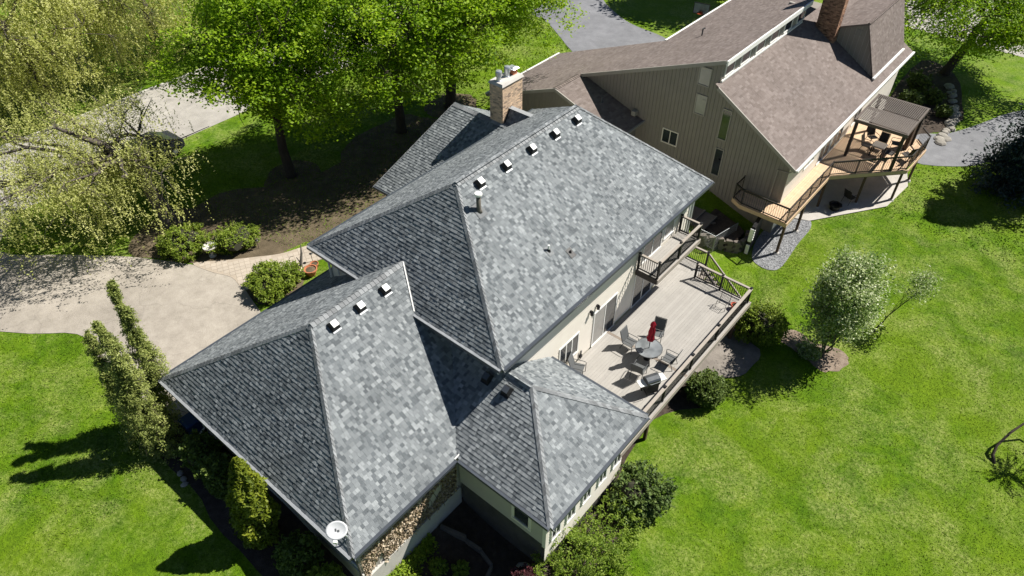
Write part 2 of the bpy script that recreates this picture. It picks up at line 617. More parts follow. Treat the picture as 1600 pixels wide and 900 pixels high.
sheet('street', [(-22.2, -60), (-21.9, 120), (-30.1, 120), (-30.3, -60)], M_ROAD, .012, 4)
kb = MB()
kb.box(-30.45, -60, 1.75, -30.25, 120, 1.9)
kb.build('street_kerb', M_CONC)['kind'] = 'structure'
sheet('driveway', smooth_poly([(-22.3, -15.5), (-12.68, -10.25), (-9.6, -7.9), (-7.44, -8.0), (-4.3, -8.3), (-2.6, -7.8), (-.4, -7.2), (-.4, -2.6), (-2.6, -1.6), (-6.0, -.75), (-7.2, -.3),
                               (-9.95, -1.42), (-11.63, -2.33), (-13.55, -3.51), (-15.83, -5.26), (-19.1, -7.63), (-22.3, -6.2)], 4), M_DRIVE, .022)
sheet('soil_bed', smooth_poly([(-13.6, -3.2), (-11.6, -2.1), (-9.9, -1.2), (-7.2, .2), (-7.0, 2.0), (-7.0, 2.6), (-8.2, 2.6), (-9.4, 2.2), (-11, 1.6), (-13.6, 1.8), (-15.2, .6), (-15.0, -1.6)], 3, .08), M_LITTER, .006)
sheet('soil_bed', smooth_poly([(-13.2, -2.6), (-7.3, .3), (-7.1, 2.0), (-6.6, 4.4), (-4.9, 6.6), (-5.0, 11), (-5.2, 17), (-8.5, 18.5), (-12.5, 17.5), (-13.4, 13.0), (-11.8, 10.5), (-12.4, 6.5), (-14.6, 3.4)], 3, .15), M_LITTER, .008)  # leaf litter widened over the maples' shade area, its tone deepening that shade
SHEETS.pop()
for bx_, by_, br_ in ((-12.9, 7.4, 1.5), (-11.55, 15.65, 1.9), (-11.46, 20.4, 1.7)):
    sheet('soil_bed', smooth_poly([(bx_ + br_ * math.cos(q) * (1 + .2 * math.sin(3 * q + bx_)), by_ + br_ * 1.2 * math.sin(q)) for q in np.linspace(0, 2 * math.pi, 9)[:-1]], 3, .1), M_LITTER, .006)
    SHEETS.pop()
sheet('soil_bed', smooth_poly([(-6.1, -.6), (-4.6, -.9), (-3.9, -.4), (-3.7, .9), (-4.2, 1.6), (-5.0, 2.2), (-5.3, 1.6), (-5.5, .9)], 3, .03), M_LITTER, .010)
sheet('neighbour_driveway', smooth_poly([(-22.3, 38), (-16, 37), (-9.5, 33.0), (-4, 31), (.6, 31), (.6, 37.5), (-3.8, 39.6), (-6, 40.6), (-9.6, 41.2), (-13, 43), (-16, 45), (-22.3, 46.5)], 4), M_ASPH, .02)
sheet('rear_driveway', smooth_poly([(16.2, 37.6), (19.2, 39.3), (20.7, 41.7), (22.5, 43.8), (30, 47), (40, 50), (40, 57), (28, 54.5), (21.6, 51.5), (19.65, 49.3), (18.4, 46.2), (17.0, 43.2), (15.2, 41.2)], 4), M_ASPH, .02)
sheet('cross_street', [(-60, 62), (60, 60), (60, 76), (-60, 76)], M_ROAD, .016, 3)
sheet('mulch_bed', smooth_poly([(12.4, 37.2), (15.0, 38.5), (15.4, 41.4), (17.2, 44.6), (16.6, 48.5), (14.5, 53.5), (11.5, 54.5), (11.8, 46)], 3, .1), M_MULCH, .014)
sheet('patio', [(12.2, 25.8), (13.5, 26.4), (16.67, 31.05), (16.95, 34.24), (16.2, 36.4), (12.2, 36.4)], M_SLAB, .06, 1.5)
sheet('gravel_bed', smooth_poly([(12.3, 20.95), (13.0, 20.45), (13.75, 20.55), (14.05, 21.3), (13.9, 23.8), (13.85, 25.8), (13.3, 26.6), (12.0, 26), (11.8, 23)], 4), M_GRAVB, .03)
sheet('dark_soil_bed', smooth_poly([(10.4, -7.2), (12.2, -6.9), (14.0, -5.0), (15.4, -3.2), (15.6, -1.5), (14.6, -1.2), (10.3, -1.4)], 3, .05), M_MULCH, .016, .5)
sheet('foundation_bed', smooth_poly([(-1.6, -6.8), (-1.4, -8.8), (2, -9.0), (5, -9.35), (8, -9.3), (11, -9.0), (12.1, -7.2), (10.3, -6.6), (4, -6.6)], 3, .05), M_MULCH, .01, .5)
sheet('foundation_bed', smooth_poly([(14.5, -1.5), (16.3, -1.2), (16.3, 1), (15.6, 2.6), (14.6, 3.4), (14.2, 7.0), (15.2, 8.8), (15.8, 9.8), (15.3, 11.0), (14.2, 11.3), (13.6, 4)], 3, .05), M_MULCH, .01, .5)
sheet('tree_bed', smooth_poly([(16.45, 16.6), (17.1, 16.9), (17.9, 16.6), (18.5, 16.9), (19.3, 17.0), (19.75, 16.6), (19.6, 15.6), (18.9, 15.0), (18.0, 15.3), (17.2, 15.5), (16.5, 15.7)], 4, .03), M_SOIL, .012)
sheet('patio', smooth_poly([(13.9, 11.1), (15.0, 11.2), (16.0, 12.0), (16.25, 13.7), (15.6, 14.5), (13.7, 14.5)], 3, .03), groundmat('shaded_slab', [(.3, (.13, .115, .10)), (.5, (.215, .192, .168)), (.7, (.31, .28, .25))], 2.2, 25, .4), .05, 1.5)  # slab colour darkened to carry the shade of deck and serviceberry

# ------------------------------------------------------------------ roofs
def clip_interval(poly2, v):
    us = []
    n = len(poly2)
    for i in range(n):
        (u0, v0), (u1, v1) = poly2[i], poly2[(i + 1) % n]
        if (v0 - v) * (v1 - v) <= 0 and abs(v1 - v0) > 1e-9:
            us.append(u0 + (u1 - u0) * (v - v0) / (v1 - v0))
    return (min(us), max(us)) if len(us) >= 2 else None


def tabs_for(poly3, expo=.146, wmin=.085, wmax=.185, thick=.021):
    """shingle tabs of one roof plane; poly3[0] -> poly3[1] is the eave. Returns list of (verts6, tone)"""
    p0, p1 = Vector(poly3[0]), Vector(poly3[1])
    u = (p1 - p0).normalized()
    nrm = None
    for q in poly3[2:]:
        c = u.cross(Vector(q) - p0)
        if c.length > .3:
            nrm = c.normalized(); break
    if nrm.z < 0:
        nrm = -nrm
    v = nrm.cross(u)
    if v.z < 0:
        v = -v
    P2 = [((Vector(q) - p0).dot(u), (Vector(q) - p0).dot(v)) for q in poly3]
    vmax = max(q[1] for q in P2)
    out = []
    k = 0
    while k * expo < vmax - .03:
        v0 = k * expo
        iv = clip_interval(P2, min(v0 + expo * .45, vmax - .005))
        k += 1
        if not iv:
            continue
        a, b = iv
        x = a - random.random() * .2
        while x < b:
            r = random.random()
            if r < .20:
                tone, kw_ = random.uniform(.68, .88), 1.0
            elif r < .48:
                tone, kw_ = random.uniform(.24, .42), .85
            else:
                tone, kw_ = random.uniform(.44, .67), 1.2
            wd = random.uniform(wmin, wmax) * kw_
            xa, xb = max(a, x), min(b, x + wd - .004)
            x += wd
            if xb - xa < .03:
                continue
            hi = thick * random.choice((.75, .85, 1.0, 1.15, 1.35))
            f = p0 + u * xa + v * (v0 - .004)
            g = p0 + u * xb + v * (v0 - .004)
            h = p0 + u * xb + v * (v0 + expo * 1.12)
            i = p0 + u * xa + v * (v0 + expo * 1.12)
            out.append(([f, g, f + nrm * hi, g + nrm * hi, h + nrm * .002, i + nrm * .002], tone))
    return out


TABF = [(2, 3, 4, 5), (0, 1, 3, 2), (0, 2, 5), (1, 4, 3)]


def cap_line(parent, p0, p1, d1, d2, m=None, expo=.19, half=.19):
    """overlapping bent caps climbing from p0 to p1; d1, d2 run down the two slopes"""
    p0, p1 = Vector(p0), Vector(p1)
    ln = (p1 - p0).length
    a = (p1 - p0) / ln
    d1, d2 = Vector(d1).normalized(), Vector(d2).normalized()
    up = -(d1 + d2)
    up = (up - a * up.dot(a)).normalized()
    me = None
    n = int(ln / expo)
    mb = MB()
    f0, f1 = up * .052, up * .028
    q = a * (expo * 1.25)
    mb.add([f0, d1 * half + f0, d2 * half + f0, q + f1, q + d1 * half + f1, q + d2 * half + f1,
            Vector((0, 0, 0)), d1 * half, d2 * half],
           [(0, 1, 4, 3), (0, 3, 5, 2), (6, 7, 1, 0), (6, 0, 2, 8), (7, 4, 1), (8, 2, 5)])
    me = mb.mesh('ridge_cap', (0, 0, 0), m or M_CAP)
    for k in range(n):
        inst('ridge_cap', me, parent, p0 + a * (k * expo))


def roof_part(house, planes, deckm, shm, indiv=0, soff=None, name='roof', thick=.10, tabkw={}):
    """planes: list of 3D polygons (eave edge first). One roof part with its shingles as sub-parts"""
    mb = MB()
    for p in planes:
        mb.slab([(x, y, z - .004) for x, y, z in p], thick)
    part = mb.build(name, deckm, house)
    tabs = []
    for p in planes:
        tabs += tabs_for(p, **tabkw)
    return part, tabs


def shed_tabs(parent, tabs, m):
    vs = np.array([[tuple(q) for q in t[0]] for t in tabs], dtype=float)
    if not len(vs):
        return
    n = len(vs)
    off = np.arange(n)[:, None] * 6
    verts = vs.reshape(-1, 3)
    b = np.array(BASE.get(parent.name, (0, 0, 0)))
    me = bpy.data.meshes.new('shingles')
    q4 = np.concatenate([off + np.array([[2, 3, 4, 5]]), off + np.array([[0, 1, 3, 2]])])
    t3 = np.concatenate([off + np.array([[0, 2, 5]]), off + np.array([[1, 4, 3]])])
    loops = np.concatenate([q4.ravel(), t3.ravel()])
    tot = np.concatenate([np.full(len(q4), 4), np.full(len(t3), 3)])
    st = np.concatenate([[0], np.cumsum(tot)[:-1]])
    me.vertices.add(len(verts)); me.vertices.foreach_set('co', (verts - b).astype(np.float32).ravel())
    me.loops.add(len(loops)); me.loops.foreach_set('vertex_index', loops.astype(np.int32))
    me.polygons.add(len(tot)); me.polygons.foreach_set('loop_start', st.astype(np.int32)); me.polygons.foreach_set('loop_total', tot.astype(np.int32))
    tn = np.array([t[1] for t in tabs])
    a = me.attributes.new('tone', 'FLOAT', 'FACE'); a.data.foreach_set('value', np.concatenate([tn, tn, tn, tn]).astype(np.float32))
    me.polygons.foreach_set('use_smooth', [False] * len(tot))
    me.materials.append(m); me.update(calc_edges=True)
    o = bpy.data.objects.new('shingles', me); COL.objects.link(o); o.parent = parent
    o['kind'] = 'stuff'; BASE[o.name] = tuple(b)


# grey-roofed house --------------------------------------------------
ZE, ZL = 7.5, 4.59                               # eave heights: two-storey block, low wings
A, B, C, D = (0, 0, ZE), (11, 0, ZE), (11, 15.63, ZE), (0, 15.63, ZE)
ZR = ZE + 3.69
P, Q = (5.5, 3.71, ZR), (5.5, 11.76, ZR)
E_, F_ = (-.99, -7.46, ZL), (10.86, -7.46, ZL)
H_ = (4.92, -3.55, ZL + 3.99)
I_ = (4.92, 1.09, ZL + 3.99)
GX = (11.93, .64, 6.64)
house = thing('house', 'large two-storey house with grey shingle hip roofs in the middle of the picture', 'house', (5.5, 4.0, 0))

pl_main = [[A, B, P], [B, C, Q, P], [C, D, Q], [D, A, P, Q]]
pl_gar = [[E_, F_, H_], [F_, (10.86, .45, ZL), (6.5, .45, ZL + .671 * 4.36), I_, H_], [(-.99, 1.75, ZL), E_, H_, (4.92, 1.75, H_[2])]]
pl_gar[2] = [(-.99, 1.75, ZL), E_, H_, I_, (.55, 1.75, ZL + .675 * 1.54)]
pl_wing = [[(10.86, -2.42, ZL), (15.23, -2.42, ZL), GX, (7.85, .64, 6.64)], [(15.23, -2.42, ZL), (15.23, 3.70, ZL), GX], [(15.23, 3.70, ZL), (10.43, 3.70, ZL), (10.43, .64, 6.64), GX]]
RE = (-3.45, 12.8, 7.82)
pl_entry = [[(-4.71, 7.52, ZL), (.55, 7.52, ZL), (.9, 12.8, 7.82), RE], [(.55, 18.0, ZL), (-4.71, 18.0, ZL), RE, (.9, 12.8, 7.82)], [(-4.71, 18.0, ZL), (-4.71, 7.52, ZL), RE]]
alltabs = []
ROOFS = []
for pls in (pl_main, pl_gar, pl_wing, pl_entry):
    part, tb = roof_part(house, pls, M_CAP, M_SH)
    ROOFS.append(part)
    tb = [t for t in tb if not (pls is pl_main and False)]
    alltabs += [(part, t) for t in tb]
alltabs.sort(key=lambda q: float(np.sum((np.array(q[1][0][0]) - CAMP) ** 2)))
near, rest = alltabs[:300], alltabs[300:]
for part, (vsx, tn) in near:
    mb = MB(); mb.tone = tn
    c = vsx[0]
    mb.add([q - c for q in vsx], TABF)
    me = mb.mesh('shingle', (0, 0, 0), M_SH)
    inst('shingle', me, part, c)
for part in ROOFS:
    shed_tabs(part, [t for pp, t in rest if pp is part], M_SH)
n1 = (0, 1, .995)


def sl_(x, y, z): return Vector((x, y, z))


MS, ME = sl_(1, 0, -.671), sl_(0, -1, -.995)       # down the side slopes, down the hip ends
mr, gr, wr, er = ROOFS
cap_line(mr, A, P, (-1, 0, -.671), (0, -1, -.995))
cap_line(mr, B, P, (1, 0, -.671), (0, -1, -.995))
cap_line(mr, P, Q, (1, 0, -.671), (-1, 0, -.671))
cap_line(mr, C, Q, (1, 0, -.671), (0, 1, -.995))
cap_line(gr, E_, H_, (-1, 0, -.675), (0, -1, -1.02))
cap_line(gr, F_, H_, (1, 0, -.671), (0, -1, -1.02))
cap_line(gr, H_, I_, (1, 0, -.671), (-1, 0, -.671))
cap_line(wr, (15.23, -2.42, ZL), GX, (1, 0, -.62), (0, -1, -.67))
cap_line(wr, (15.23, 3.70, ZL), GX, (1, 0, -.62), (0, 1, -.67))
cap_line(wr, GX, (10.5, .64, 6.64), (0, 1, -.67), (0, -1, -.67))
cap_line(er, RE, (1.3, 12.8, 7.82), (0, 1, -.62), (0, -1, -.61))
cap_line(er, (-4.71, 7.52, ZL), RE, (-1, 0, -2.5), (0, -1, -.61))

# eave trim: fascia with gutter, soffit
def eave(p0, p1, outw, wid=.11, ht=.15, m=M_FASC, top=None, drop=.015):
    p0, p1, o = Vector(p0), Vector(p1), Vector(outw)
    mb = MB()
    c = o * (wid / 2 + .012) + Vector((0, 0, -drop - ht / 2))
    mb.bar(p0 + c, p1 + c, wid, ht)
    g = mb.build('gutter', m, house)
    if top:
        mt = MB()
        c = o * (wid / 2 + .002) + Vector((0, 0, -drop + .008))
        mt.bar(p0 + c, p1 + c, wid + .05, .012)
        mt.build('gutter_guard', top, g)
    return g


eave(A, B, (0, -1, 0), top=M_GUT)
eave(B, C, (1, 0, 0), top=M_FASC)
eave(D, A, (-1, 0, 0), top=M_FASC)
eave(E_, F_, (0, -1, 0), top=M_GUT)
eave(F_, (10.86, -2.53, ZL), (1, 0, 0), top=M_FASC)
eave((-.99, 1.75, ZL), E_, (-1, 0, 0), top=M_FASC)
eave((10.98, -2.42, ZL), (15.23, -2.42, ZL), (0, -1, 0), top=M_FASC)
eave((15.23, -2.42, ZL), (15.23, 3.70, ZL), (1, 0, 0), top=M_FASC)
eave((15.23, 3.70, ZL), (10.5, 3.70, ZL), (0, 1, 0), top=M_FASC)
eave((-4.71, 7.52, ZL), (.5, 7.52, ZL), (0, -1, 0))
sf = MB()
sf.box(.02, .02, ZE - .21, 10.98, 15.6, ZE - .175)
sf.box(-.97, -7.44, ZL - .21, 10.84, -.05, ZL - .176)
sf.box(10.5, -2.40, ZL - .212, 15.21, 3.68, ZL - .178)
sf.box(-4.68, 7.56, 4.38, .5, 17.95, 4.42)
sf.build('soffit', M_WHITE, house)
fl = MB()
fl.bar((4.97, 1.03, ZL + 3.99 + .03), (6.50, .02, 7.56), .05, .03)
fl.build('flashing', M_WHITE, house)
fl = MB()
fl.bar((10.872, -2.55, 4.62), (10.872, -1.95, 4.75), .05, .03)
fl.build('flashing', M_WHITE, house)

# walls
wl = MB()
wl.box(.6, .5, 0, 10.4, 15.1, ZE - .2)
wl.build('wall', M_CREAM, house)
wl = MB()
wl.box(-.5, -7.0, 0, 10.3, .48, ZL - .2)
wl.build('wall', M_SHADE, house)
fd = MB()
fd.box(10.43, -1.88, 0, 14.66, 3.14, 1.98)
fd.build('foundation', mat('shaded_foundation', (.10, .093, .085), (.06, .056, .05), scale=3, rough=.95, bump=.4), house)  # deep shade below the siding is put into this dark tone
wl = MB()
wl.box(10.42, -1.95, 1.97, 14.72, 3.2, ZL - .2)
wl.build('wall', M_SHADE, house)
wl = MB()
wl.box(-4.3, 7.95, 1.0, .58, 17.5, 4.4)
wl.build('wall', M_SHADE, house)
fd = MB()
fd.box(10.3, -7.02, 0, 10.42, -1.97, 1.55)
fd.box(-.52, -7.06, 1.2, 10.42, -7.0, 2.0)
fd.build('foundation', M_CONC, house)
# lap siding: each board on the deck wall and the low wing is its own piece
def lap(x0, x1, y, z, axis, m, out):
    mb = MB()
    if axis == 'y':                                # wall facing +x
        mb.hexa([(y, x0, z), (y + out, x0, z), (y + out, x1, z), (y, x1, z), (y, x0, z + .196), (y + .006, x0, z + .196), (y + .006, x1, z + .196), (y, x1, z + .196)])
    else:                                          # wall facing -y
        mb.hexa([(x0, y - out, z), (x1, y - out, z), (x1, y, z), (x0, y, z), (x0, y - .006, z + .196), (x1, y - .006, z + .196), (x1, y, z + .196), (x0, y, z + .196)])
    return mb


for k in range(24):
    lap(.5, 15.1, 10.4, 2.52 + k * .197, 'y', M_CREAM, .022).build('siding_board', M_CREAM, house)
for k in range(18):
    lap(-1.95, 3.2, 14.72, .82 + k * .197, 'y', M_CREAM, .02).build('siding_board', M_CREAM, house)
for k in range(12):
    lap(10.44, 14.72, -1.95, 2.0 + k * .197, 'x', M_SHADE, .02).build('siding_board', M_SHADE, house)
tr = MB()
tr.box(14.62, -2.0, 1.9, 14.78, -1.86, ZL - .2)
tr.build('corner_board', M_CREAM, house)
tr = MB(); tr.box(10.34, 15.0, 2.5, 10.46, 15.16, ZE - .2); tr.build('corner_board', M_WHITE, house)


def window(par, c, wd, ht, face, frame=.07, proud=.05, panes=1, fm=None, gm=None, name='window', sash=True):
    """face: '+x', '-y' ... ; c is the centre on the wall surface"""
    fm, gm = fm or M_WHITE, gm or M_GLASS
    n = {'+x': (1, 0), '-x': (-1, 0), '+y': (0, 1), '-y': (0, -1)}[face]
    t = (-n[1], n[0])

    def bx(mb, a0, a1, z0, z1, d0, d1):
        p = [(c[0] + t[0] * a + n[0] * d, c[1] + t[1] * a + n[1] * d) for a, d in ((a0, d0), (a1, d0), (a1, d1), (a0, d1))]
        mb.prism(p, c[2] + z0, c[2] + z1)
    w2, h2 = wd / 2, ht / 2
    mb = MB()
    bx(mb, -w2 - frame, w2 + frame, h2, h2 + frame, -.02, proud)
    bx(mb, -w2 - frame, w2 + frame, -h2 - frame, -h2, -.02, proud + .02)
    bx(mb, -w2 - frame, -w2, -h2, h2, -.02, proud)
    bx(mb, w2, w2 + frame, -h2, h2, -.02, proud)
    for k in range(1, panes):
        x = -w2 + wd * k / panes
        bx(mb, x - frame * .45, x + frame * .45, -h2, h2, -.02, proud - .008)
    fr = mb.build(name, fm, par)
    for k in range(panes):
        g = MB()
        a0, a1 = -w2 + wd * k / panes, -w2 + wd * (k + 1) / panes
        bx(g, a0 + .004, a1 - .004, -h2 + .004, h2 - .004, -.015, .027)
        g.build('pane', gm if not isinstance(gm, list) else gm[k], fr)
    return fr


window(house, (10.4, 5.15, 3.78), 1.3, 1.15, '+x', panes=3)
window(house, (10.4, 7.92, 3.56), 1.75, 2.05, '+x', panes=2, name='sliding_door', gm=[M_BLIND, M_GLASS])
window(house, (10.4, 11.25, 3.56), 1.7, 2.05, '+x', panes=2, name='sliding_door')
window(house, (10.4, 11.6, 6.15), 1.6, 2.0, '+x', panes=2, name='sliding_door')
window(house, (10.4, 13.1, 6.3), .8, 1.7, '+x', panes=1, gm=M_BLIND)
for y in (-1.35, -.4, .62, 1.7, 2.72):
    window(house, (14.74, y, 2.5), .46, 1.05, '+x', panes=2, frame=.05, gm=[M_GLASS, M_GLASS])
window(house, (13.62, -1.97, 3.0), .68, .95, '-y', frame=.13, fm=M_CREAM)
window(house, (9.7, -7.02, 2.9), 1.0, .9, '-y')
window(house, (2.5, -7.0, 3.2), 1.2, 1.0, '-y', panes=2)
window(house, (-4.3, 11.2, 3.2), 1.5, 1.4, '-x', panes=2)
window(house, (-.5, -4.4, 3.0), 4.8, 2.1, '-x', panes=4, gm=M_WHITE, name='garage_door')
window(house, (.6, 4.5, 2.95), 1.0, 2.05, '-x', gm=M_BRWOOD, name='front_door')
for y in (6.62, 7.12):
    mb = MB()
    mb.box(10.42, y - .04, 5.02, 10.50, y + .04, 5.14)
    mb.lathe((10.52, y, 4.86), [(.03, 0), (.07, .05), (.08, .22), (.02, .32)], 8)
    mb.build('wall_lantern', M_BLACK, house)
mb = MB(); mb.tube([(10.47, 6.1, 2.62), (10.47, 6.1, 2.95), (10.5, 6.1, 3.02)], .035, 7); mb.box(10.43, 6.03, 2.55, 10.52, 6.17, 2.72)
mb.build('hose_bib', M_BLACK, house)


def downspout(pts, m=M_WHITE):
    mb = MB(); mb.tube(pts, .045, 8); return mb.build('downspout', m, house)


downspout([(.25, -.06, 7.3), (.45, .2, 7.0), (.55, .42, 6.8), (.55, .42, 5.7)])
downspout([(1.2, -.06, 7.3), (1.2, .2, 7.0), (1.2, .42, 6.8), (1.2, .42, 6.2)])
downspout([(.9, -7.52, 4.35), (.7, -7.3, 4.0), (.55, -7.12, 3.7), (.5, -7.12, 2.3), (.42, -7.5, 1.98), (.3, -8.0, 1.88)])
downspout([(10.48, .3, 7.3), (10.48, .38, 6.9), (10.48, .42, 6.4)])
downspout([(10.35, -7.15, 4.3), (10.35, -7.08, 2.3), (10.3, -7.1, 1.6)], M_TIMB)
downspout([(10.5, 15.35, 7.3), (10.5, 15.2, 6.9), (10.5, 15.2, 2.7)])

# roof vents, pipes
def box_vent(x, y, z, slope_dir, s, parent, bright=True):
    """square metal attic vent on a slope falling along slope_dir"""
    a = math.atan(s)
    d = Vector((slope_dir[0], slope_dir[1], -s)).normalized()
    t = Vector((-slope_dir[1], slope_dir[0], 0))
    n = t.cross(d)
    if n.z < 0:
        n = -n
    c = Vector((x, y, z))
    fl = MB()
    q = .21
    k = [c + t * q * .9 + d * (q + .05), c - t * q * .9 + d * (q + .05), c - t * q * .9 - d * .1, c + t * q * .9 - d * .1]
    fl.extr([p + n * .03 for p in k], tuple(n * .012))
    f = fl.build('roof_vent', M_GUT if bright else M_BLACK, parent)
    bd = MB()
    r0, r1 = .195, .12
    k = [c + t * r0 + d * r0, c - t * r0 + d * r0, c - t * r0 - d * r0, c + t * r0 - d * r0]
    u_ = d * -.03
    k2 = [c + t * r1 + d * r1 + u_, c - t * r1 + d * r1 + u_, c - t * r1 - d * r1 + u_, c + t * r1 - d * r1 + u_]
    bd.hexa([p + n * .04 for p in k] + [p + n * .25 for p in k2])
    bd.build('vent_throat', M_BLACK, f)  # black all round: open throat plus side shadow put into the colour
    hd = MB()
    k3 = [c + u_ + (p - c - u_) * 1.06 for p in k2]
    hd.hexa([p + n * .252 for p in k3] + [p + n * .266 for p in k3])
    hd.build('vent_hood', M_WHITE if bright else M_FASC, f)


def main_z(x): return ZE + .671 * (11 - x)


for y in (11.07, 9.48, 7.86, 6.19, 4.58):
    box_vent(5.95, y, main_z(5.95), (1, 0), .671, house)
for y in (-2.9, -1.63, -.37):
    box_vent(5.36, y, ZL + .671 * (10.86 - 5.36), (1, 0), .671, house)
for x in (11.18, 10.2):
    box_vent(x, .12, 6.64 - .67 * .52, (0, -1), .67, house, False)  # dark vents: the dim sky they reflect is put into their colour
z = main_z(6.68)
fl = MB(); fl.extr([(6.45, 3.5, main_z(6.45) + .03), (6.95, 3.5, main_z(6.95) + .03), (6.95, 3.95, main_z(6.95) + .03), (6.45, 3.95, main_z(6.45) + .03)], (0, 0, .012))
f = fl.build('flue', M_CAP, house)
fp = MB(); fp.lathe((6.68, 3.72, z - .05), [(.15, 0), (.1, .12), (.095, .16), (.095, .80)], 14); fp.build('flue_pipe', M_TIMB, f, True)
fp = MB(); fp.lathe((6.68, 3.72, z + .74), [(.15, 0), (.16, .05), (.15, .1), (.02, .13)], 16); fp.build('flue_cap', M_WHITE, f)
for x, y, hh, m in ((9.11, 5.12, .3, M_WHITE), (9.62, 5.93, .12, M_BLACK)):
    z = main_z(x)
    fl = MB(); fl.extr([(x - .15, y - .15, main_z(x - .15) + .03), (x + .2, y - .15, main_z(x + .2) + .03), (x + .2, y + .15, main_z(x + .2) + .03), (x - .15, y + .15, main_z(x - .15) + .03)], (0, 0, .01))
    f = fl.build('vent_pipe', M_CAP if m is M_WHITE else M_BLACK, house)
    fp = MB(); fp.lathe((x, y, z - .05), [(.07, 0), (.045, .1), (.045, hh + .05)], 10); fp.build('pipe', m, f)
    if m is M_WHITE:
        fp = MB(); fp.lathe((x, y, z - .03), [(.1, 0), (.055, .14)], 10); fp.build('boot', M_BLACK, f)


def brick_block(par, x0, y0, z0, x1, y1, z1, m, core=M_MORT, bl=.205, bh=.062, gap=.012, seed=3):
    """mortar core with every brick proud of it; the brickwork is one part"""
    rr = random.Random(seed)
    c = MB(); c.box(x0 + .012, y0 + .012, z0, x1 - .012, y1 - .012, z1)
    co = c.build('chimney', core, par)
    b = MB()
    z = z0
    row = 0
    while z < z1 - .02:
        for ax, lo, hi, fixed in (('x', x0, x1, y0), ('x', x0, x1, y1), ('y', y0, y1, x0), ('y', y0, y1, x1)):
            q = lo - (bl * .5 if row % 2 else 0)
            while q < hi - .01:
                a0, a1 = max(lo, q), min(hi, q + bl)
                q += bl + gap
                if a1 - a0 < .03:
                    continue
                b.tone = max(0, min(1, rr.gauss(.55, .22))) if rr.random() > .1 else rr.choice((0.02, 1))
                e = rr.uniform(-.003, .003)
                if ax == 'x':
                    b.box(a0, fixed - .02 + e, z, a1, fixed + .02 + e, min(z1, z + bh))
                else:
                    b.box(fixed - .02 + e, a0, z, fixed + .02 + e, a1, min(z1, z + bh))
        z += bh + gap
        row += 1
    b.build('bricks', m, co, kind='stuff')
    return co


ch = brick_block(house, -.75, 12.8, 4.9, .10, 14.4, 9.93, M_BRICK)
mb = MB(); mb.hexa([(-.83, 12.72, 9.94), (.18, 12.72, 9.94), (.18, 14.48, 9.94), (-.83, 14.48, 9.94), (-.75, 12.8, 10.07), (.10, 12.8, 10.07), (.10, 14.4, 10.07), (-.75, 14.4, 10.07)])
mb.build('crown', M_CONC, ch)
for y, r in ((13.05, .145), (13.72, .14)):
    mb = MB(); mb.lathe((-.35, y, 10.05), [(.2, 0), (.13, .08), (.12, .18), (.12, .25), (r + .02, .26), (r + .03, .5), (r, .56), (.03, .58)], 16); mb.build('flue_cap', M_STEEL, ch)
mb = MB(); mb.box(-.52, 13.98, 10.05, -.16, 14.3, 10.3); mb.build('flue_tile', M_TERRA, ch)
mb = MB(); mb.hexa([(-.62, 13.9, 10.38), (-.06, 13.9, 10.38), (-.06, 14.38, 10.38), (-.62, 14.38, 10.38), (-.5, 14.0, 10.46), (-.18, 14.0, 10.46), (-.18, 14.28, 10.46), (-.5, 14.28, 10.46)])
mb.box(-.55, 13.95, 10.3, -.5, 14.0, 10.38); mb.box(-.18, 14.27, 10.3, -.13, 14.32, 10.38); mb.build('flue_hood', M_STEEL, ch)
# cricket behind the chimney
ck = [[(.10, 12.78, 7.56), (.16, 12.78, 7.6), (1.55, 13.42, 8.56), (.10, 13.42, 8.56)], [(.16, 14.3, 7.6), (.10, 14.3, 7.56), (.10, 13.42, 8.56), (1.55, 13.42, 8.56)]]
ckp = MB()
for p in ck:
    ckp.slab(p, .06)
ckp = ckp.build('cricket', M_CAP, house)
shed_tabs(ckp, tabs_for([(.10, 12.78, 7.56), (1.6, 12.78, 7.56), (1.6, 13.42, 8.56), (.10, 13.42, 8.56)]), M_SH)
mb = MB(); mb.bar((.10, 13.42, 8.58), (1.62, 13.42, 8.58), .3, .02); mb.build('ridge_cap', M_CAP, ckp)
mb = MB(); mb.bar((.13, 12.74, 7.55), (.13, 13.42, 8.6), .05, .08); mb.build('step_flashing', M_BLACK, ckp)

# satellite dish ------------------------------------------------------
dish = thing('satellite_dish', 'white oval satellite dish on the front corner of the grey roof', 'satellite dish', (10.3, -7.2, 4.80))
mb = MB(); mb.tube([(10.42, -7.2, 4.80), (10.42, -7.2, 5.05), (10.30, -7.28, 5.22)], .028, 8); mb.bar((10.32, -7.25, 4.83), (10.52, -7.1, 4.83), .12, .02); mb.build('mast', M_STEEL, dish)
dn = Vector((.42, -.38, .82)).normalized()
dc = Vector((10.12, -7.34, 5.30))
du = dn.cross(Vector((0, 0, 1))).normalized(); dv = dn.cross(du)
vs, fs = [], []
rings, seg = 5, 28
for i in range(rings + 1):
    r = i / rings
    for k in range(seg):
        th = 2 * math.pi * k / seg
        vs.append(dc + du * (.36 * r * math.cos(th)) + dv * (.30 * r * math.sin(th)) + dn * (.07 * r * r))
for i in range(rings):
    for k in range(seg):
        k2 = (k + 1) % seg
        fs.append((i * seg + k, i * seg + k2, (i + 1) * seg + k2, (i + 1) * seg + k))
n0 = len(vs)
vs2 = [p - dn * .02 for p in vs]
fs2 = [tuple(q + n0 for q in reversed(f)) for f in fs] + [(rings * seg + k, rings * seg + (k + 1) % seg, n0 + rings * seg + (k + 1) % seg, n0 + rings * seg + k) for k in range(seg)]
mb = MB(); mb.add(vs + vs2, fs + fs2); refl = mb.build('reflector', M_TREDW, dish, True)
mb = MB()
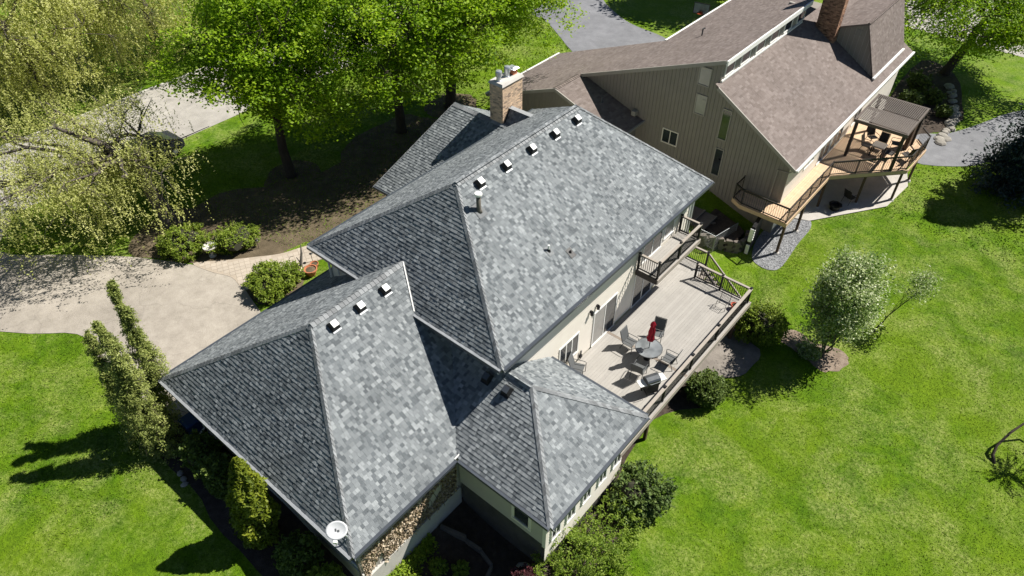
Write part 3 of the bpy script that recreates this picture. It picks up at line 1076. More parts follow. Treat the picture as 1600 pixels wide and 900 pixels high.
for a, b, ww, hh in ((-.05, .03, .07, .07), (.035, -.01, .05, .09)):
    c = dc + du * a + dv * b + dn * .012
    mb.extr([c + du * ww / 2 + dv * hh / 2, c - du * ww / 2 + dv * hh / 2, c - du * ww / 2 - dv * hh / 2, c + du * ww / 2 - dv * hh / 2], tuple(dn * .004))
mb.build('emblem', M_SLING, refl)
mb = MB(); mb.tube([dc + dv * .28, dc + dv * .45 + dn * .22, dc + dv * .34 + dn * .40], .016, 6); mb.build('feed_arm', M_STEEL, dish)
mb = MB(); mb.obox(dc + dv * .33 + dn * .42, (.13, .08, .09), .6); mb.build('receiver', M_WHITE, dish)

# ------------------------------------------------------------------ railings
BAL = {}


def railing(par, p0, p1, h=.95, post_ts=(0, 1), cap=M_RAILC, dark=M_BLACK, capw=.14, capt=.045, pitch=.105, pw=.09, bal_r=.0145, posth=.06, botz=.09):
    """posts, flat cap, bottom rail and single balusters between two points on a floor (may slope)"""
    p0, p1 = Vector(p0), Vector(p1)
    d = p1 - p0
    L = d.length
    up = Vector((0, 0, 1))
    mb = MB()
    mb.bar(p0 + up * h, p1 + up * h, capw, capt)
    r = mb.build('railing', cap, par)
    mb = MB()
    mb.bar(p0 + up * botz, p1 + up * botz, .045, .05)
    mb.bar(p0 + up * (h - .06), p1 + up * (h - .06), .045, .05)
    mb.build('bottom_rail', dark, r)
    for t in post_ts:
        q = p0 + d * t
        mb = MB()
        mb.box(q.x - pw / 2, q.y - pw / 2, q.z - .12, q.x + pw / 2, q.y + pw / 2, q.z + h + posth)
        mb.box(q.x - pw * .65, q.y - pw * .65, q.z + h + posth, q.x + pw * .65, q.y + pw * .65, q.z + h + posth + .025)
        mb.build('post', dark, r)
    key = (round(h, 2), dark.name, bal_r)
    if key not in BAL:
        b = MB(); b.tube([(0, 0, botz), (0, 0, h - .06)], bal_r, 5); BAL[key] = b.mesh('baluster', (0, 0, 0), dark)
    n = max(1, int(L / pitch))
    for k in range(n):
        inst('baluster', BAL[key], r, p0 + d * ((k + .5) / n))
    return r


# rear deck -----------------------------------------------------------
deck = thing('deck', 'broad greige board deck with black railing behind the grey-roofed house', 'deck', (12.6, 8.8, 0))
DZ = 2.5
for k in range(30):
    x0 = 10.47 + k * .143
    for y0, y1 in ((2.9, 8.21), (8.36, 14.5)):
        mb = MB(); mb.box(x0, y0, DZ - .03, x0 + .137, y1, DZ + (.0 if k % 2 else .0015)); mb.build('deck_board', M_DECKB, deck)
mb = MB(); mb.box(10.47, 8.216, DZ - .03, 14.76, 8.354, DZ + .002); mb.build('divider_board', M_DECKC, deck)
for k in range(9):
    mb = MB(); mb.box(10.47 + k * .143, 14.506, DZ - .03, 10.47 + k * .143 + .137, 15.6, DZ); mb.build('deck_board', M_DECKB, deck)
mb = MB()
mb.box(14.765, 2.9, DZ - .27, 14.81, 14.56, DZ + .012)
mb.box(11.76, 14.515, DZ - .27, 14.762, 14.56, DZ + .01)
mb.box(11.76, 14.565, DZ - .27, 11.80, 15.64, DZ + .01)
mb.build('rim_board', M_RAILC, deck)
mb = MB(); mb.box(14.3, 2.95, DZ - .36, 14.52, 14.4, DZ - .1); mb.box(12.3, 2.95, DZ - .34, 12.5, 14.4, DZ - .1)
for k in range(20):
    mb.box(10.5, 3.0 + k * .58, DZ - .22, 14.74, 3.04 + k * .58, DZ - .034)
mb.build('joists', M_BRWOOD, deck)
for x, y in ((14.41, 5.9), (14.41, 9.9), (14.41, 14.1), (12.4, 5.9), (12.4, 9.9), (12.4, 14.1)):
    mb = MB(); mb.box(x - .07, y - .07, 0, x + .07, y + .07, DZ - .1); mb.build('support_post', M_BRWOOD, deck)
railing(deck, (14.66, 3.8, DZ), (14.66, 14.42, DZ), .93, (.01, .24, .465, .69, 1.0), capw=.15)
railing(deck, (11.72, 14.40, DZ), (14.58, 14.40, DZ), .93, (0, .5), capw=.12)
railing(deck, (10.55, 15.54, DZ), (11.72, 15.54, DZ), .93, (0, 1), capw=.1)
st = MB()
for k in range(12):
    st.box(11.80 + k * .25, 14.62, 2.5 - (k + 1) * .2, 11.80 + (k + 1) * .25 + .03, 15.5, 2.5 - (k + 1) * .2 + .04)
for y in (14.60, 15.5):
    st.bar((11.80, y, 2.25), (14.85, y, -.1), .04, .26)
st.build('stair', M_RAILC, deck)
railing(deck, (11.78, 15.54, 2.45), (14.7, 15.54, .1), .93, (1,), capw=.06)
railing(deck, (11.90, 14.58, 2.35), (14.7, 14.58, .1), .85, (1,), capw=.05, cap=M_BLACK)

# upper balcony
balc = thing('balcony', 'small upper balcony with black railing hung over the deck', 'balcony', (11.0, 12.2, 4.8))
BZ = 5.1
for k in range(8):
    x0 = 10.47 + k * .143
    mb = MB(); mb.box(x0, 10.3, BZ - .03, x0 + .137, 14.15, BZ + (.0 if k % 2 else .0015)); mb.build('deck_board', M_DECKB, balc)
mb = MB(); mb.box(11.615, 10.22, BZ - .24, 11.66, 14.23, BZ + .012); mb.build('rim_board', M_RAILC, balc)
mb = MB(); mb.box(10.45, 10.22, BZ - .28, 11.61, 10.27, BZ + .01); mb.box(10.45, 14.18, BZ - .28, 11.61, 14.225, BZ + .01)
for k in range(7):
    mb.box(10.45, 10.8 + k * .5, BZ - .2, 11.6, 10.84 + k * .5, BZ - .035)
mb.build('joists', M_BRONZE, balc)
railing(balc, (11.55, 10.33, BZ), (11.55, 14.13, BZ), .93, (0, .5, 1), capw=.13)
railing(balc, (10.50, 10.33, BZ), (11.46, 10.33, BZ), .93, (0,), capw=.11)
railing(balc, (10.50, 14.13, BZ), (11.46, 14.13, BZ), .93, (0,), capw=.11)

# deck furniture -------------------------------------------------------
def patio_chair(name, label, loc, rot, group, fr=M_SLING, sl=M_SLING):
    c = thing(name, label, 'chair', loc, rot, group, local=True)
    s = MB(); s.hexa([(-.24, -.25, .40), (.24, -.25, .43), (.24, .25, .43), (-.24, .25, .40), (-.24, -.25, .415), (.24, -.25, .445), (.24, .25, .445), (-.24, .25, .415)]); s.build('seat', sl, c)
    b = MB(); b.hexa([(-.25, -.25, .43), (-.235, -.25, .43), (-.235, .25, .43), (-.25, .25, .43), (-.43, -.25, 1.02), (-.415, -.25, 1.02), (-.415, .25, 1.02), (-.43, .25, 1.02)]); b.build('backrest', sl, c)
    for y in (-.27, .27):
        f = MB(); f.tube([(.27, y, 0), (.27, y, .60), (.20, y, .64), (-.30, y, .62)], .016, 6); f.build('armrest', fr, c)
        f = MB(); f.tube([(-.34, y, 0), (-.20, y, .40), (-.26, y, .45), (-.44, y, 1.04)], .016, 6); f.build('leg', fr, c)
        f = MB(); f.tube([(.27, y, .42), (-.22, y, .40)], .014, 6); f.build('seat_rail', fr, c)
    f = MB(); f.tube([(-.44, -.27, 1.04), (-.44, .27, 1.04)], .016, 6); f.build('top_rail', fr, c)
    return c


grp = 'sling chairs around the glass table'
c0 = patio_chair('patio_chair', 'grey sling chair between the glass table and the sliding door', (11.85, 8.05, DZ), R(0), grp)
copy_thing(c0, (12.5, 9.35, DZ), R(-75), 'grey sling chair just behind the closed red umbrella', grp)
copy_thing(c0, (13.75, 8.35, DZ), R(185), 'grey sling chair between the glass table and the outer railing', grp)
copy_thing(c0, (13.05, 6.95, DZ), R(98), 'grey sling chair on the grill side of the glass table', grp)
copy_thing(c0, (10.95, 5.25, DZ), R(20), 'lone grey sling chair against the house wall, half hidden by the low hip roof', None)
tb = thing('patio_table', 'round glass-topped patio table on the deck with an umbrella through it', 'table', (12.82, 8.05, DZ))
mb = MB(); mb.lathe((12.82, 8.05, DZ + .705), [(.60, 0), (.60, .012)], 28); mb.build('tabletop', glassmat('frosted_glass', (.13, .14, .145), .12, .7), tb)
mb = MB()
for k in range(28):
    a0, a1 = 2 * math.pi * k / 28, 2 * math.pi * (k + 1) / 28
    mb.bar((12.82 + .61 * math.cos(a0), 8.05 + .61 * math.sin(a0), DZ + .71), (12.82 + .61 * math.cos(a1), 8.05 + .61 * math.sin(a1), DZ + .71), .03, .03)
mb.build('rim', M_SLING, tb)
for k in range(4):
    a = R(45 + 90 * k)
    mb = MB(); mb.tube([(12.82 + .5 * math.cos(a), 8.05 + .5 * math.sin(a), DZ), (12.82 + .3 * math.cos(a), 8.05 + .3 * math.sin(a), DZ + .35), (12.82 + .52 * math.cos(a), 8.05 + .52 * math.sin(a), DZ + .70)], .018, 6); mb.build('leg', M_SLING, tb)
um = thing('umbrella', 'closed crimson umbrella standing up through the glass table', 'umbrella', (12.82, 8.05, DZ))
mb = MB(); mb.tube([(12.82, 8.05, DZ + .06), (12.82, 8.05, DZ + 2.42)], .02, 8); mb.build('pole', M_SLING, um)
vs, fs = [], []
prof = [(.02, 1.24), (.13, 1.22), (.155, 1.32), (.12, 1.55), (.13, 1.75), (.10, 1.95), (.085, 2.1), (.115, 2.16), (.10, 2.24), (.05, 2.36), (.012, 2.41)]
for r, z in prof:
    for k in range(24):
        th = 2 * math.pi * k / 24
        q = r * (1 + (.22 if k % 3 == 0 else -.10))
        vs.append((12.82 + q * math.cos(th + z * .3), 8.05 + q * math.sin(th + z * .3), DZ + z))
for i in range(len(prof) - 1):
    for k in range(24):
        k2 = (k + 1) % 24
        fs.append((i * 24 + k, i * 24 + k2, (i + 1) * 24 + k2, (i + 1) * 24 + k))
mb = MB(); mb.add(vs, fs); mb.build('canopy', M_RED, um)
mb = MB(); mb.lathe((12.82, 8.05, DZ), [(.17, 0), (.17, .04), (.05, .08), (.035, .2)], 16); mb.build('base', M_BLACK, um)

gr_ = thing('grill', 'gas grill with a dark lid and pale side shelves by the deck railing', 'grill', (13.95, 6.45, DZ), R(62), local=True)
gr_.scale = (.82, .82, .9)
mb = MB(); mb.box(-.33, -.26, .14, .33, .26, .70); mb.build('cabinet', M_BLACK, gr_)
mb = MB(); mb.hexa([(-.36, -.29, .70), (.36, -.29, .70), (.36, .29, .70), (-.36, .29, .70), (-.38, -.31, .88), (.38, -.31, .88), (.38, .31, .88), (-.38, .31, .88)]); mb.build('firebox', M_BLACK, gr_)
vs, fs = [], []
for sx in (-.38, .38):
    for k in range(9):
        a = math.pi * k / 8
        vs.append((sx, -.30 * math.cos(a), .885 + .27 * math.sin(a) ** .8))
for k in range(8):
    fs.append((k, k + 1, 10 + k, 9 + k))
fs += [tuple(range(9)), tuple(range(17, 8, -1)), (0, 9, 17, 8)]
lid = MB(); lid.add(vs, fs); lid = lid.build('lid', mat('grill_lid_steel', (.16, .17, .18), (.10, .105, .11), scale=4, rough=.3, metal=.6), gr_)
mb = MB(); mb.tube([(-.28, -.33, 1.0), (-.28, -.38, 1.0), (.28, -.38, 1.0), (.28, -.33, 1.0)], .014, 6); mb.build('handle', M_STEEL, lid)
for s_ in (-1, 1):
    mb = MB(); mb.box(min(s_ * .40, s_ * .78), -.24, .84, max(s_ * .40, s_ * .78), .24, .88); mb.build('side_shelf', M_WHITE, gr_)
    for y in (-.24, .24):
        mb = MB(); mb.tube([(s_ * .33, y, .06), (s_ * .33, y, .75)], .02, 6); mb.build('leg', M_BLACK, gr_)
    mb = MB(); mb.tube([(s_ * .37 - .02, .24, .09), (s_ * .37 + .02, .24, .09)], .09, 12); mb.build('wheel', M_BLACK, gr_)
tk = thing('wire_chair', 'thin black wire chair at the far railing of the deck', 'chair', (13.85, 13.3, DZ))
for k in range(7):
    mb = MB(); mb.tube([(13.62 + k * .075, 13.12, DZ + .42), (13.62 + k * .075, 13.50, DZ + .42), (13.62 + k * .075, 13.58, DZ + .86)], .006, 4); mb.build('wire', M_BLACK, tk)
mb = MB(); mb.tube([(13.6, 13.1, DZ + .42), (14.09, 13.1, DZ + .42), (14.09, 13.5, DZ + .42), (14.09, 13.58, DZ + .88), (13.6, 13.58, DZ + .88), (13.6, 13.5, DZ + .42), (13.6, 13.1, DZ + .42)], .011, 6); mb.build('frame', M_BLACK, tk)
for x, y in ((13.6, 13.1), (14.09, 13.1), (13.6, 13.52), (14.09, 13.52)):
    mb = MB(); mb.tube([(x, y, DZ), (x, y, DZ + .42)], .011, 6); mb.build('leg', M_BLACK, tk)
po = thing('flower_pot', 'small red-orange flower pot in the far corner of the deck', 'flower pot', (14.32, 13.6, DZ))
mb = MB(); mb.lathe((14.32, 13.6, DZ), [(.10, 0), (.15, .22), (.17, .23), (.17, .28), (.14, .28), (.13, .24)], 14); mb.build('pot', mat('red_glaze', (.55, .10, .05), (.4, .07, .04), rough=.5), po)
mb = MB(); mb.lathe((14.32, 13.6, DZ + .235), [(.13, 0), (.05, .03)], 12); mb.build('soil', M_TWIG, po)

# ------------------------------------------------------------------ neighbour's house
nb = thing('house', 'taupe house with a brown shingle roof and a row of clerestory windows', 'house', (4, 32, 0))


def fz(x): return 5.96 + .393 * (x + 2.39)           # big front slope
def lz(x): return 4.94 + .597 * (12.6 - x)           # garden slope


RX = 7.28
planes_front = [[(.48, 43.6, fz(.48)), (.48, 29.06, fz(.48)), (RX, 29.06, fz(RX)), (RX, 43.6, fz(RX))],
                [(-8.2, 29.06, fz(-8.2)), (-8.2, 23.35, fz(-8.2)), (RX, 23.35, fz(RX)), (RX, 29.06, fz(RX))],
                [(-8.2, 23.35, fz(-8.2)), (-8.2, 20.75, fz(-8.2)), (-2.39, 20.75, 5.96), (-2.39, 23.35, 5.96)],
                [(2.55, 20.75, 4.28), (2.55, 23.72, 4.28), (-2.39, 23.72, 5.96), (-2.39, 20.75, 5.96)]]
planes_low = [[(12.62, 23.25, 4.93), (12.62, 43.3, 4.93), (7.02, 43.3, lz(7.02)), (7.02, 23.25, lz(7.02))]]
kw = dict(expo=.15, wmin=.22, wmax=.36, thick=.010)
rp, tt = roof_part(nb, planes_front, M_BRSH, M_BRSH, tabkw=kw, thick=.16); shed_tabs(rp, tt, M_BRSH)
rp2, tt = roof_part(nb, planes_low, M_BRSH, M_BRSH, tabkw=kw, thick=.14); shed_tabs(rp2, tt, M_BRSH)
mcap2 = mat('brown_cap', (.185, .152, .135), (.12, .098, .086), scale=10, rough=.9, objrand=.2)
cap_line(rp, (-2.39, 20.75, 5.97), (-2.39, 23.5, 5.97), (-1, 0, -.393), (1, 0, -.34), m=mcap2, expo=.2)
# dormer on the garden slope
dpl = [[(7.5, 43.0, 7.48), (7.5, 36.25, 7.48), (10.78, 36.25, 8.68), (10.78, 43.0, 8.68)],
       [(12.1, 36.25, 5.40), (12.1, 42.4, 5.40), (10.78, 43.0, 8.68), (10.78, 36.25, 8.68)]]
dp, tt = roof_part(nb, dpl, M_BRSH, M_BRSH, tabkw=kw); shed_tabs(dp, tt, M_BRSH)
cap_line(dp, (10.78, 36.25, 8.69), (10.78, 43, 8.69), (-1, 0, -.37), (1, 0, -2.4), m=mcap2, expo=.25, half=.12)
mb = MB(); mb.extr([(11.98, 36.42, 5.35), (10.74, 36.42, 8.52), (8.2, 36.42, 7.58), (8.2, 36.42, lz(8.2)), ], (0, .1, 0)); mb.build('dormer_wall', M_TAUPE, nb)
for k in range(11):
    x = 8.5 + k * .32
    top = min(7.55 + (x - 8.2) * .36, 8.5 - max(0, x - 10.74) * 2.45)
    if top - lz(x) > .15:
        mb = MB(); mb.box(x - .02, 36.395, lz(x), x + .02, 36.418, top); mb.build('batten', M_TAUPEF, nb)
mb = MB()
for k in range(6):
    mb.box(10.1, 36.38, 7.7 + k * .07, 10.5, 36.41, 7.74 + k * .07)
mb.build('vent_grille', M_TAUPEF, nb)
mb = MB(); mb.bar((12.16, 36.2, 5.38), (12.16, 42.2, 5.38), .16, .1); mb.build('gutter', M_WHITE, nb)
# gable wall and board battens
gw = [(-2.0, 23.6, 0), (12.2, 23.6, 0), (12.2, 23.6, 4.9), (7.05, 23.6, lz(7.05) - .1), (7.05, 23.6, 9.45), (-2.0, 23.6, fz(-2.0) - .17)]
mb = MB(); mb.extr(gw, (0, .2, 0)); mb.build('wall', M_TAUPE, nb)


def gable_top(x): return fz(x) - .2 if x < 7.0 else lz(x) - .16


for k in range(58):
    x = -1.9 + k * .245
    if x > 12.15:
        break
    z0 = 0.3
    if x < 2.4:
        z0 = 5.96 - .34 * (x + 2.39)
    mb = MB(); mb.box(x - .022, 23.572, z0, x + .022, 23.6, gable_top(x)); mb.build('batten', M_TAUPE, nb)
mb = MB()
mb.bar((-2.2, 23.31, fz(-2.2) - .09), (RX, 23.31, fz(RX) - .09), .07, .21)
mb.bar((7.15, 23.21, lz(7.15) - .07), (12.64, 23.21, 4.93 - .07), .07, .19)
mb.build('bargeboard', M_TAUPEF, nb)
mb = MB(); mb.box(-2.0, 23.8, 0, 12.2, 43.0, 4.0); mb.box(.9, 23.8, 3.9, 7.0, 43.0, 6.7); mb.box(7.0, 23.8, 4.0, 12.2, 43, 4.76); mb.build('wall', M_TAUPE, nb)
mb = MB(); mb.box(-7.7, 21.2, 1.0, 2.1, 23.6, 3.6); mb.extr([(-7.7, 21.2, 3.6), (2.1, 21.2, 3.6), (2.1, 21.2, 4.25), (-2.39, 21.2, 5.78), (-7.7, 21.2, 3.72)], (0, .2, 0)); mb.build('wall', M_TAUPE, nb)
mb = MB(); mb.box(-7.7, 23.6, 1.0, -2.0, 28.7, 3.6); mb.build('wall', M_TAUPE, nb)
for k in range(40):
    x = -7.6 + k * .245
    mb = MB(); mb.box(x - .02, 21.175, 1.5, x + .02, 21.2, (fz(x) if x < -2.39 else 5.96 - .34 * (x + 2.39)) - .19); mb.build('batten', M_TAUPE, nb)
mb = MB(); mb.bar((-8.2, 20.71, fz(-8.2) - .08), (-2.39, 20.71, 5.88), .07, .2); mb.bar((-2.39, 20.71, 5.88), (2.55, 20.71, 4.20), .07, .2); mb.build('bargeboard', M_TAUPEF, nb)
mb = MB(); mb.bar((-8.27, 20.75, fz(-8.2) - .03), (-8.27, 29.1, fz(-8.2) - .03), .13, .12); mb.build('gutter', M_WHITE, nb)
mb = MB(); mb.bar((.41, 29.06, fz(.48) - .03), (.41, 43.6, fz(.48) - .03), .13, .12); mb.build('gutter', M_WHITE, nb)
mb = MB(); mb.bar((2.62, 20.75, 4.24), (2.62, 23.6, 4.24), .12, .12); mb.build('gutter', M_TAUPEF, nb)
mb = MB(); mb.bar((12.70, 23.25, 4.89), (12.70, 43.3, 4.89), .14, .13); mb.build('gutter', M_WHITE, nb)
# clerestory
mb = MB(); mb.box(6.8, 23.81, 7.9, 7.0, 34.7, 9.42); mb.box(6.0, 34.5, 6.6, 7.0, 34.7, 9.4); mb.build('wall', M_TAUPEF, nb)
mb = MB(); mb.bar((7.36, 23.3, 9.62), (7.36, 34.8, 9.62), .10, .28); mb.build('fascia', M_WHITE, nb)
mb = MB(); mb.bar((7.06, 23.7, 8.32), (7.06, 34.72, 8.32), .10, .10); mb.build('sill_trim', M_WHITE, nb)
for k in range(6):
    y = 24.62 + k * 1.955
    window(nb, (7.0, y, 8.86), 1.0, .72, '+x', frame=.08)
for k in range(46):
    y = 23.95 + k * .235
    if abs((y - 24.62 + .9775) % 1.955 - .9775) > .62:
        mb = MB(); mb.box(7.0, y - .02, 8.38, 7.022, y + .02, 9.4); mb.build('batten', M_TAUPEF, nb)
for c, wd, ht, gm in (((6.08, 8.36), .66, 1.0, M_BLIND), ((6.15, 6.62), .62, 1.15, M_BLIND), ((7.87, 5.92), .48, 1.85, M_GLASS), ((7.92, 3.42), .46, 1.75, M_GLASS)):
    window(nb, (c[0], 23.59, c[1]), wd, ht, '-y', frame=.06, fm=M_TAUPEF, gm=gm)
window(nb, (4.55, 23.59, 3.85), 1.0, .85, '-y', frame=.06, fm=M_CREAM, panes=2)
mb = MB(); mb.box(6.2, 23.55, 6.95, 6.42, 23.57, 7.0); mb.build('window_muntin', M_TAUPEF, nb)
for y in (29.6, 31.6):
    window(nb, (12.2, y, 3.5), 1.7, 2.05, '+x', panes=2, name='sliding_door')
window(nb, (12.2, 27.0, 3.9), 1.4, 1.1, '+x', panes=2)
window(nb, (12.2, 35, 3.6), 1.4, 1.6, '+x', panes=2)
wl = MB(); wl.box(12.2, 23.62, .4, 12.225, 43, 4.72); wl.build('siding', M_CREAM, nb)
mb = MB(); mb.tube([(12.5, 23.42, 4.8), (12.25, 23.4, 4.55), (11.6, 23.5, 4.45), (11.55, 23.5, 2.5)], .04, 7); mb.build('downspout', M_TAUPEF, nb)
mb = MB(); mb.tube([(2.82, 29.25, fz(2.82) - .05), (2.82, 29.25, fz(2.82) + .45), (2.92, 29.35, fz(2.82) + .5)], .05, 8); mb.build('vent_pipe', M_SLING, nb)
mb = MB(); mb.tube([(.0, 22.5, 5.1), (.0, 22.5, 5.5)], .05, 8); mb.box(-.12, 22.4, 5.12, .12, 22.6, 5.16); mb.build('vent_pipe', M_SLING, nb)
mb = MB(); mb.obox((2.0, 23.3, 4.75), (.3, .3, .3), 0); mb.build('vent_box', M_TAUPEF, nb)
nch = brick_block(nb, 7.7, 35.75, 6.6, 9.05, 36.40, 13.2, M_RBRICK, seed=9)

# neighbour's raised deck ------------------------------------------------
nd = thing('deck', 'raised cedar deck with thin black rails wrapped around the taupe house', 'deck', (14, 29, 0))
NZ = 2.4


def boards(par, poly, axis, m, z, wd=.14, gap=.008):
    """boards clipped to a convex outline, each its own piece"""
    P = [(p[1], p[0]) if axis == 'y' else (p[0], p[1]) for p in poly]     # u along the board, v across
    v = min(p[1] for p in P) + .002
    vmax = max(p[1] for p in P)
    while v < vmax - .03:
        hi = min(v + wd - gap, vmax)
        a, b = clip_interval(P, v + .01), clip_interval(P, hi - .01)
        if a and b:
            q = [(a[0], v), (a[1], v), (b[1], hi), (b[0], hi)]
            if axis == 'y':
                q = [(y, x) for x, y in q]
            mb = MB(); mb.prism(q, z - .03, z); mb.build('deck_board', m, par)
        v += wd


boards(nd, [(12.24, 21.95), (13.32, 21.95), (13.32, 28.2), (12.24, 28.2)], 'y', M_TANB, NZ)
boards(nd, [(12.24, 28.21), (13.34, 28.21), (16.76, 31.95), (16.9, 35.1), (16.15, 36.0), (12.24, 36.0)], 'y', M_TANB, NZ)
boards(nd, [(10.55, 21.95), (12.22, 21.95), (12.22, 23.5), (9.9, 23.5), (9.9, 22.3)], 'x', M_TANB, NZ)
mb = MB()
rim = [(9.86, 23.5), (9.86, 22.25), (10.52, 21.89), (13.38, 21.89), (13.38, 28.19), (16.82, 31.93), (16.96, 35.12), (16.18, 36.06), (12.3, 36.06)]
for a, b in zip(rim[:-1], rim[1:]):
    mb.bar((a[0], a[1], NZ - .13), (b[0], b[1], NZ - .13), .05, .26)
mb.build('rim_board', M_TANB, nd)
mb = MB()
for k in range(13):
    mb.box(12.3, 24.2 + k * .9, NZ - .2, 13.3 + (max(0, min(3.2, (24.2 + k * .9 - 28.2) * .9))), 24.25 + k * .9, NZ - .035)
mb.bar((13.1, 22.1, NZ - .32), (13.1, 28.3, NZ - .32), .12, .2)
mb.bar((13.2, 28.3, NZ - .32), (16.5, 31.9, NZ - .32), .12, .2)
mb.build('joists', M_BRWOOD, nd)
for x, y in ((13.28, 22.15), (13.28, 24.9), (13.3, 28.1), (15.0, 30.1), (16.62, 31.95), (16.75, 34.9)):
    mb = MB(); mb.box(x - .07, y - .07, 0, x + .07, y + .07, NZ - .06); p_ = mb.build('support_post', M_BRWOOD, nd)
    mb = MB(); mb.lathe((x, y, 0), [(.18, 0), (.14, .12)], 12); mb.build('footing', M_CONC, p_)
rk = dict(cap=M_BRONZE, dark=M_BRONZE, capw=.05, capt=.035, pitch=.13, pw=.05, posth=.02, bal_r=.010)
rp_ = [(9.9, 23.3), (9.9, 22.3), (10.55, 21.95), (13.32, 21.95), (13.32, 28.2), (16.74, 31.95), (16.88, 35.1), (16.15, 35.98)]
for a, b in zip(rp_[:-1], rp_[1:]):
    ln = math.dist(a, b)
    ts = [0] + [k / max(1, round(ln / 1.7)) for k in range(1, max(1, round(ln / 1.7)))]
    railing(nd, (a[0], a[1], NZ), (b[0], b[1], NZ), .98, ts, **rk)

# pergola ------------------------------------------------------------------
pg = thing('pergola', 'brown louvred pergola over the cedar deck', 'pergola', (14.6, 33.1, NZ))
PZ = 4.98
for x, y in ((13.2, 31.1), (16.0, 31.2), (16.0, 35.2), (13.2, 35.1)):
    mb = MB(); mb.box(x - .09, y - .09, NZ, x + .09, y + .09, PZ - .16); mb.build('post', M_BRONZE, pg)
mb = MB()
mb.bar((12.98, 31.05, PZ - .1), (16.2, 31.15, PZ - .1), .1, .2); mb.bar((12.98, 35.2, PZ - .1), (16.2, 35.3, PZ - .1), .1, .2)
mb.bar((13.05, 31.1, PZ - .1), (13.05, 35.2, PZ - .1), .1, .2); mb.bar((16.12, 31.2, PZ - .1), (16.12, 35.25, PZ - .1), .1, .2)
mb.bar((13.05, 33.15, PZ - .08), (16.12, 33.25, PZ - .08), .08, .16)
mb.build('beam', mat('pergola_brown', (.13, .105, .09), (.10, .08, .068), scale=4, rough=.55), pg)
slm = MB(); slm.obox((0, 0, 0), (.112, 1.93, .016), 0, ('Y', R(-40))); slm = slm.mesh('louvre', (0, 0, 0), mat('louvre_taupe', (.215, .19, .17), (.17, .15, .135), scale=4, rough=.5))
slm2 = MB(); slm2.obox((0, 0, 0), (.118, 1.93, .018), 0, ('Y', R(-30))); slm2 = slm2.mesh('louvre', (0, 0, 0), MATS['louvre_taupe'])
for k in range(27):
    inst('louvre', slm2, pg, (13.16 + k * .112, 32.15, PZ + .03))
    inst('louvre', slm, pg, (13.16 + k * .112, 34.22, PZ + .03))
mb = MB(); mb.hexa([(15.72, 34.2, NZ), (15.98, 34.2, NZ), (15.98, 35.05, NZ), (15.72, 35.05, NZ), (15.78, 34.25, PZ - .3), (15.96, 34.25, PZ - .3), (15.96, 35.0, PZ - .3), (15.78, 35.0, PZ - .3)]); mb.build('curtain', M_BRWOOD, pg)

dt = thing('outdoor_table', 'square tan-topped patio table under the louvred pergola', 'table', (14.7, 32.4, NZ))
mb = MB(); mb.box(14.3, 32.0, NZ + .70, 15.1, 32.8, NZ + .74); mb.build('tabletop', M_RAILC, dt)
for x, y in ((14.36, 32.06), (15.04, 32.06), (15.04, 32.74), (14.36, 32.74)):
    mb = MB(); mb.box(x - .03, y - .03, NZ, x + .03, y + .03, NZ + .7); mb.build('leg', M_BLACK, dt)
gp = 'dark chairs under the pergola'
for i, (x, y, r, lb) in enumerate(((13.95, 32.5, 0, 'dark chair on the house side of the tan pergola table'), (14.6, 33.2, -90, 'dark chair beyond the tan pergola table'),
                                  (15.4, 32.5, 180, 'dark chair on the outer side of the tan pergola table'), (15.3, 33.9, 200, 'dark chair beside the brown pergola curtain'), (13.9, 33.7, -40, 'dark chair near the taupe house wall under the pergola'))):
    if i == 0:
        d0 = patio_chair('outdoor_chair', lb, (x, y, NZ), R(r), gp, M_BLACK, M_BRONZE)
    else:
        copy_thing(d0, (x, y, NZ), R(r), lb, gp)
copy_thing(d0, (16.3, 33.0, NZ), R(150), 'dark chair outside the pergola at the corner of the black rail', gp)
copy_thing(d0, (14.6, 29.9, .06), R(70), 'dark chair on the shaded slab below the cedar deck', None)
fpit = thing('fire_pit', 'dark octagonal fire pit on the slab below the cedar deck', 'fire pit', (14.2, 28.6, .06))
mb = MB(); mb.lathe((14.2, 28.6, .06), [(.30, 0), (.32, .3), (.42, .32), (.42, .36), (.28, .37), (.25, .28)], 8); mb.build('bowl', M_BLACK, fpit)

# stored panel beside the gravel
sp = thing('spa_cover', 'black folded spa cover standing on edge on the gravel', 'spa cover', (11.75, 21.9, 0))
mb = MB(); mb.hexa([(11.85, 20.9, .03), (12.05, 20.95, .03), (11.75, 22.9, .03), (11.55, 22.85, .03), (11.85, 20.9, 1.95), (12.05, 20.95, 1.95), (11.75, 22.9, 1.95), (11.55, 22.85, 1.95)]); mb.build('panel', M_BLACK, sp)
for z0, z1 in ((.1, .75), (1.0, 1.9)):
    mb = MB(); mb.box(11.83, 20.84, z0, 12.04, 20.90, z1); mb.build('edge_trim', M_WHITE, sp)
mb = MB()
for k in range(5):
    mb.box(12.02, 20.9 + k * .005, 1.1 + k * .16, 12.09, 21.0, 1.19 + k * .16)
mb.build('buckle', M_WHITE, sp)

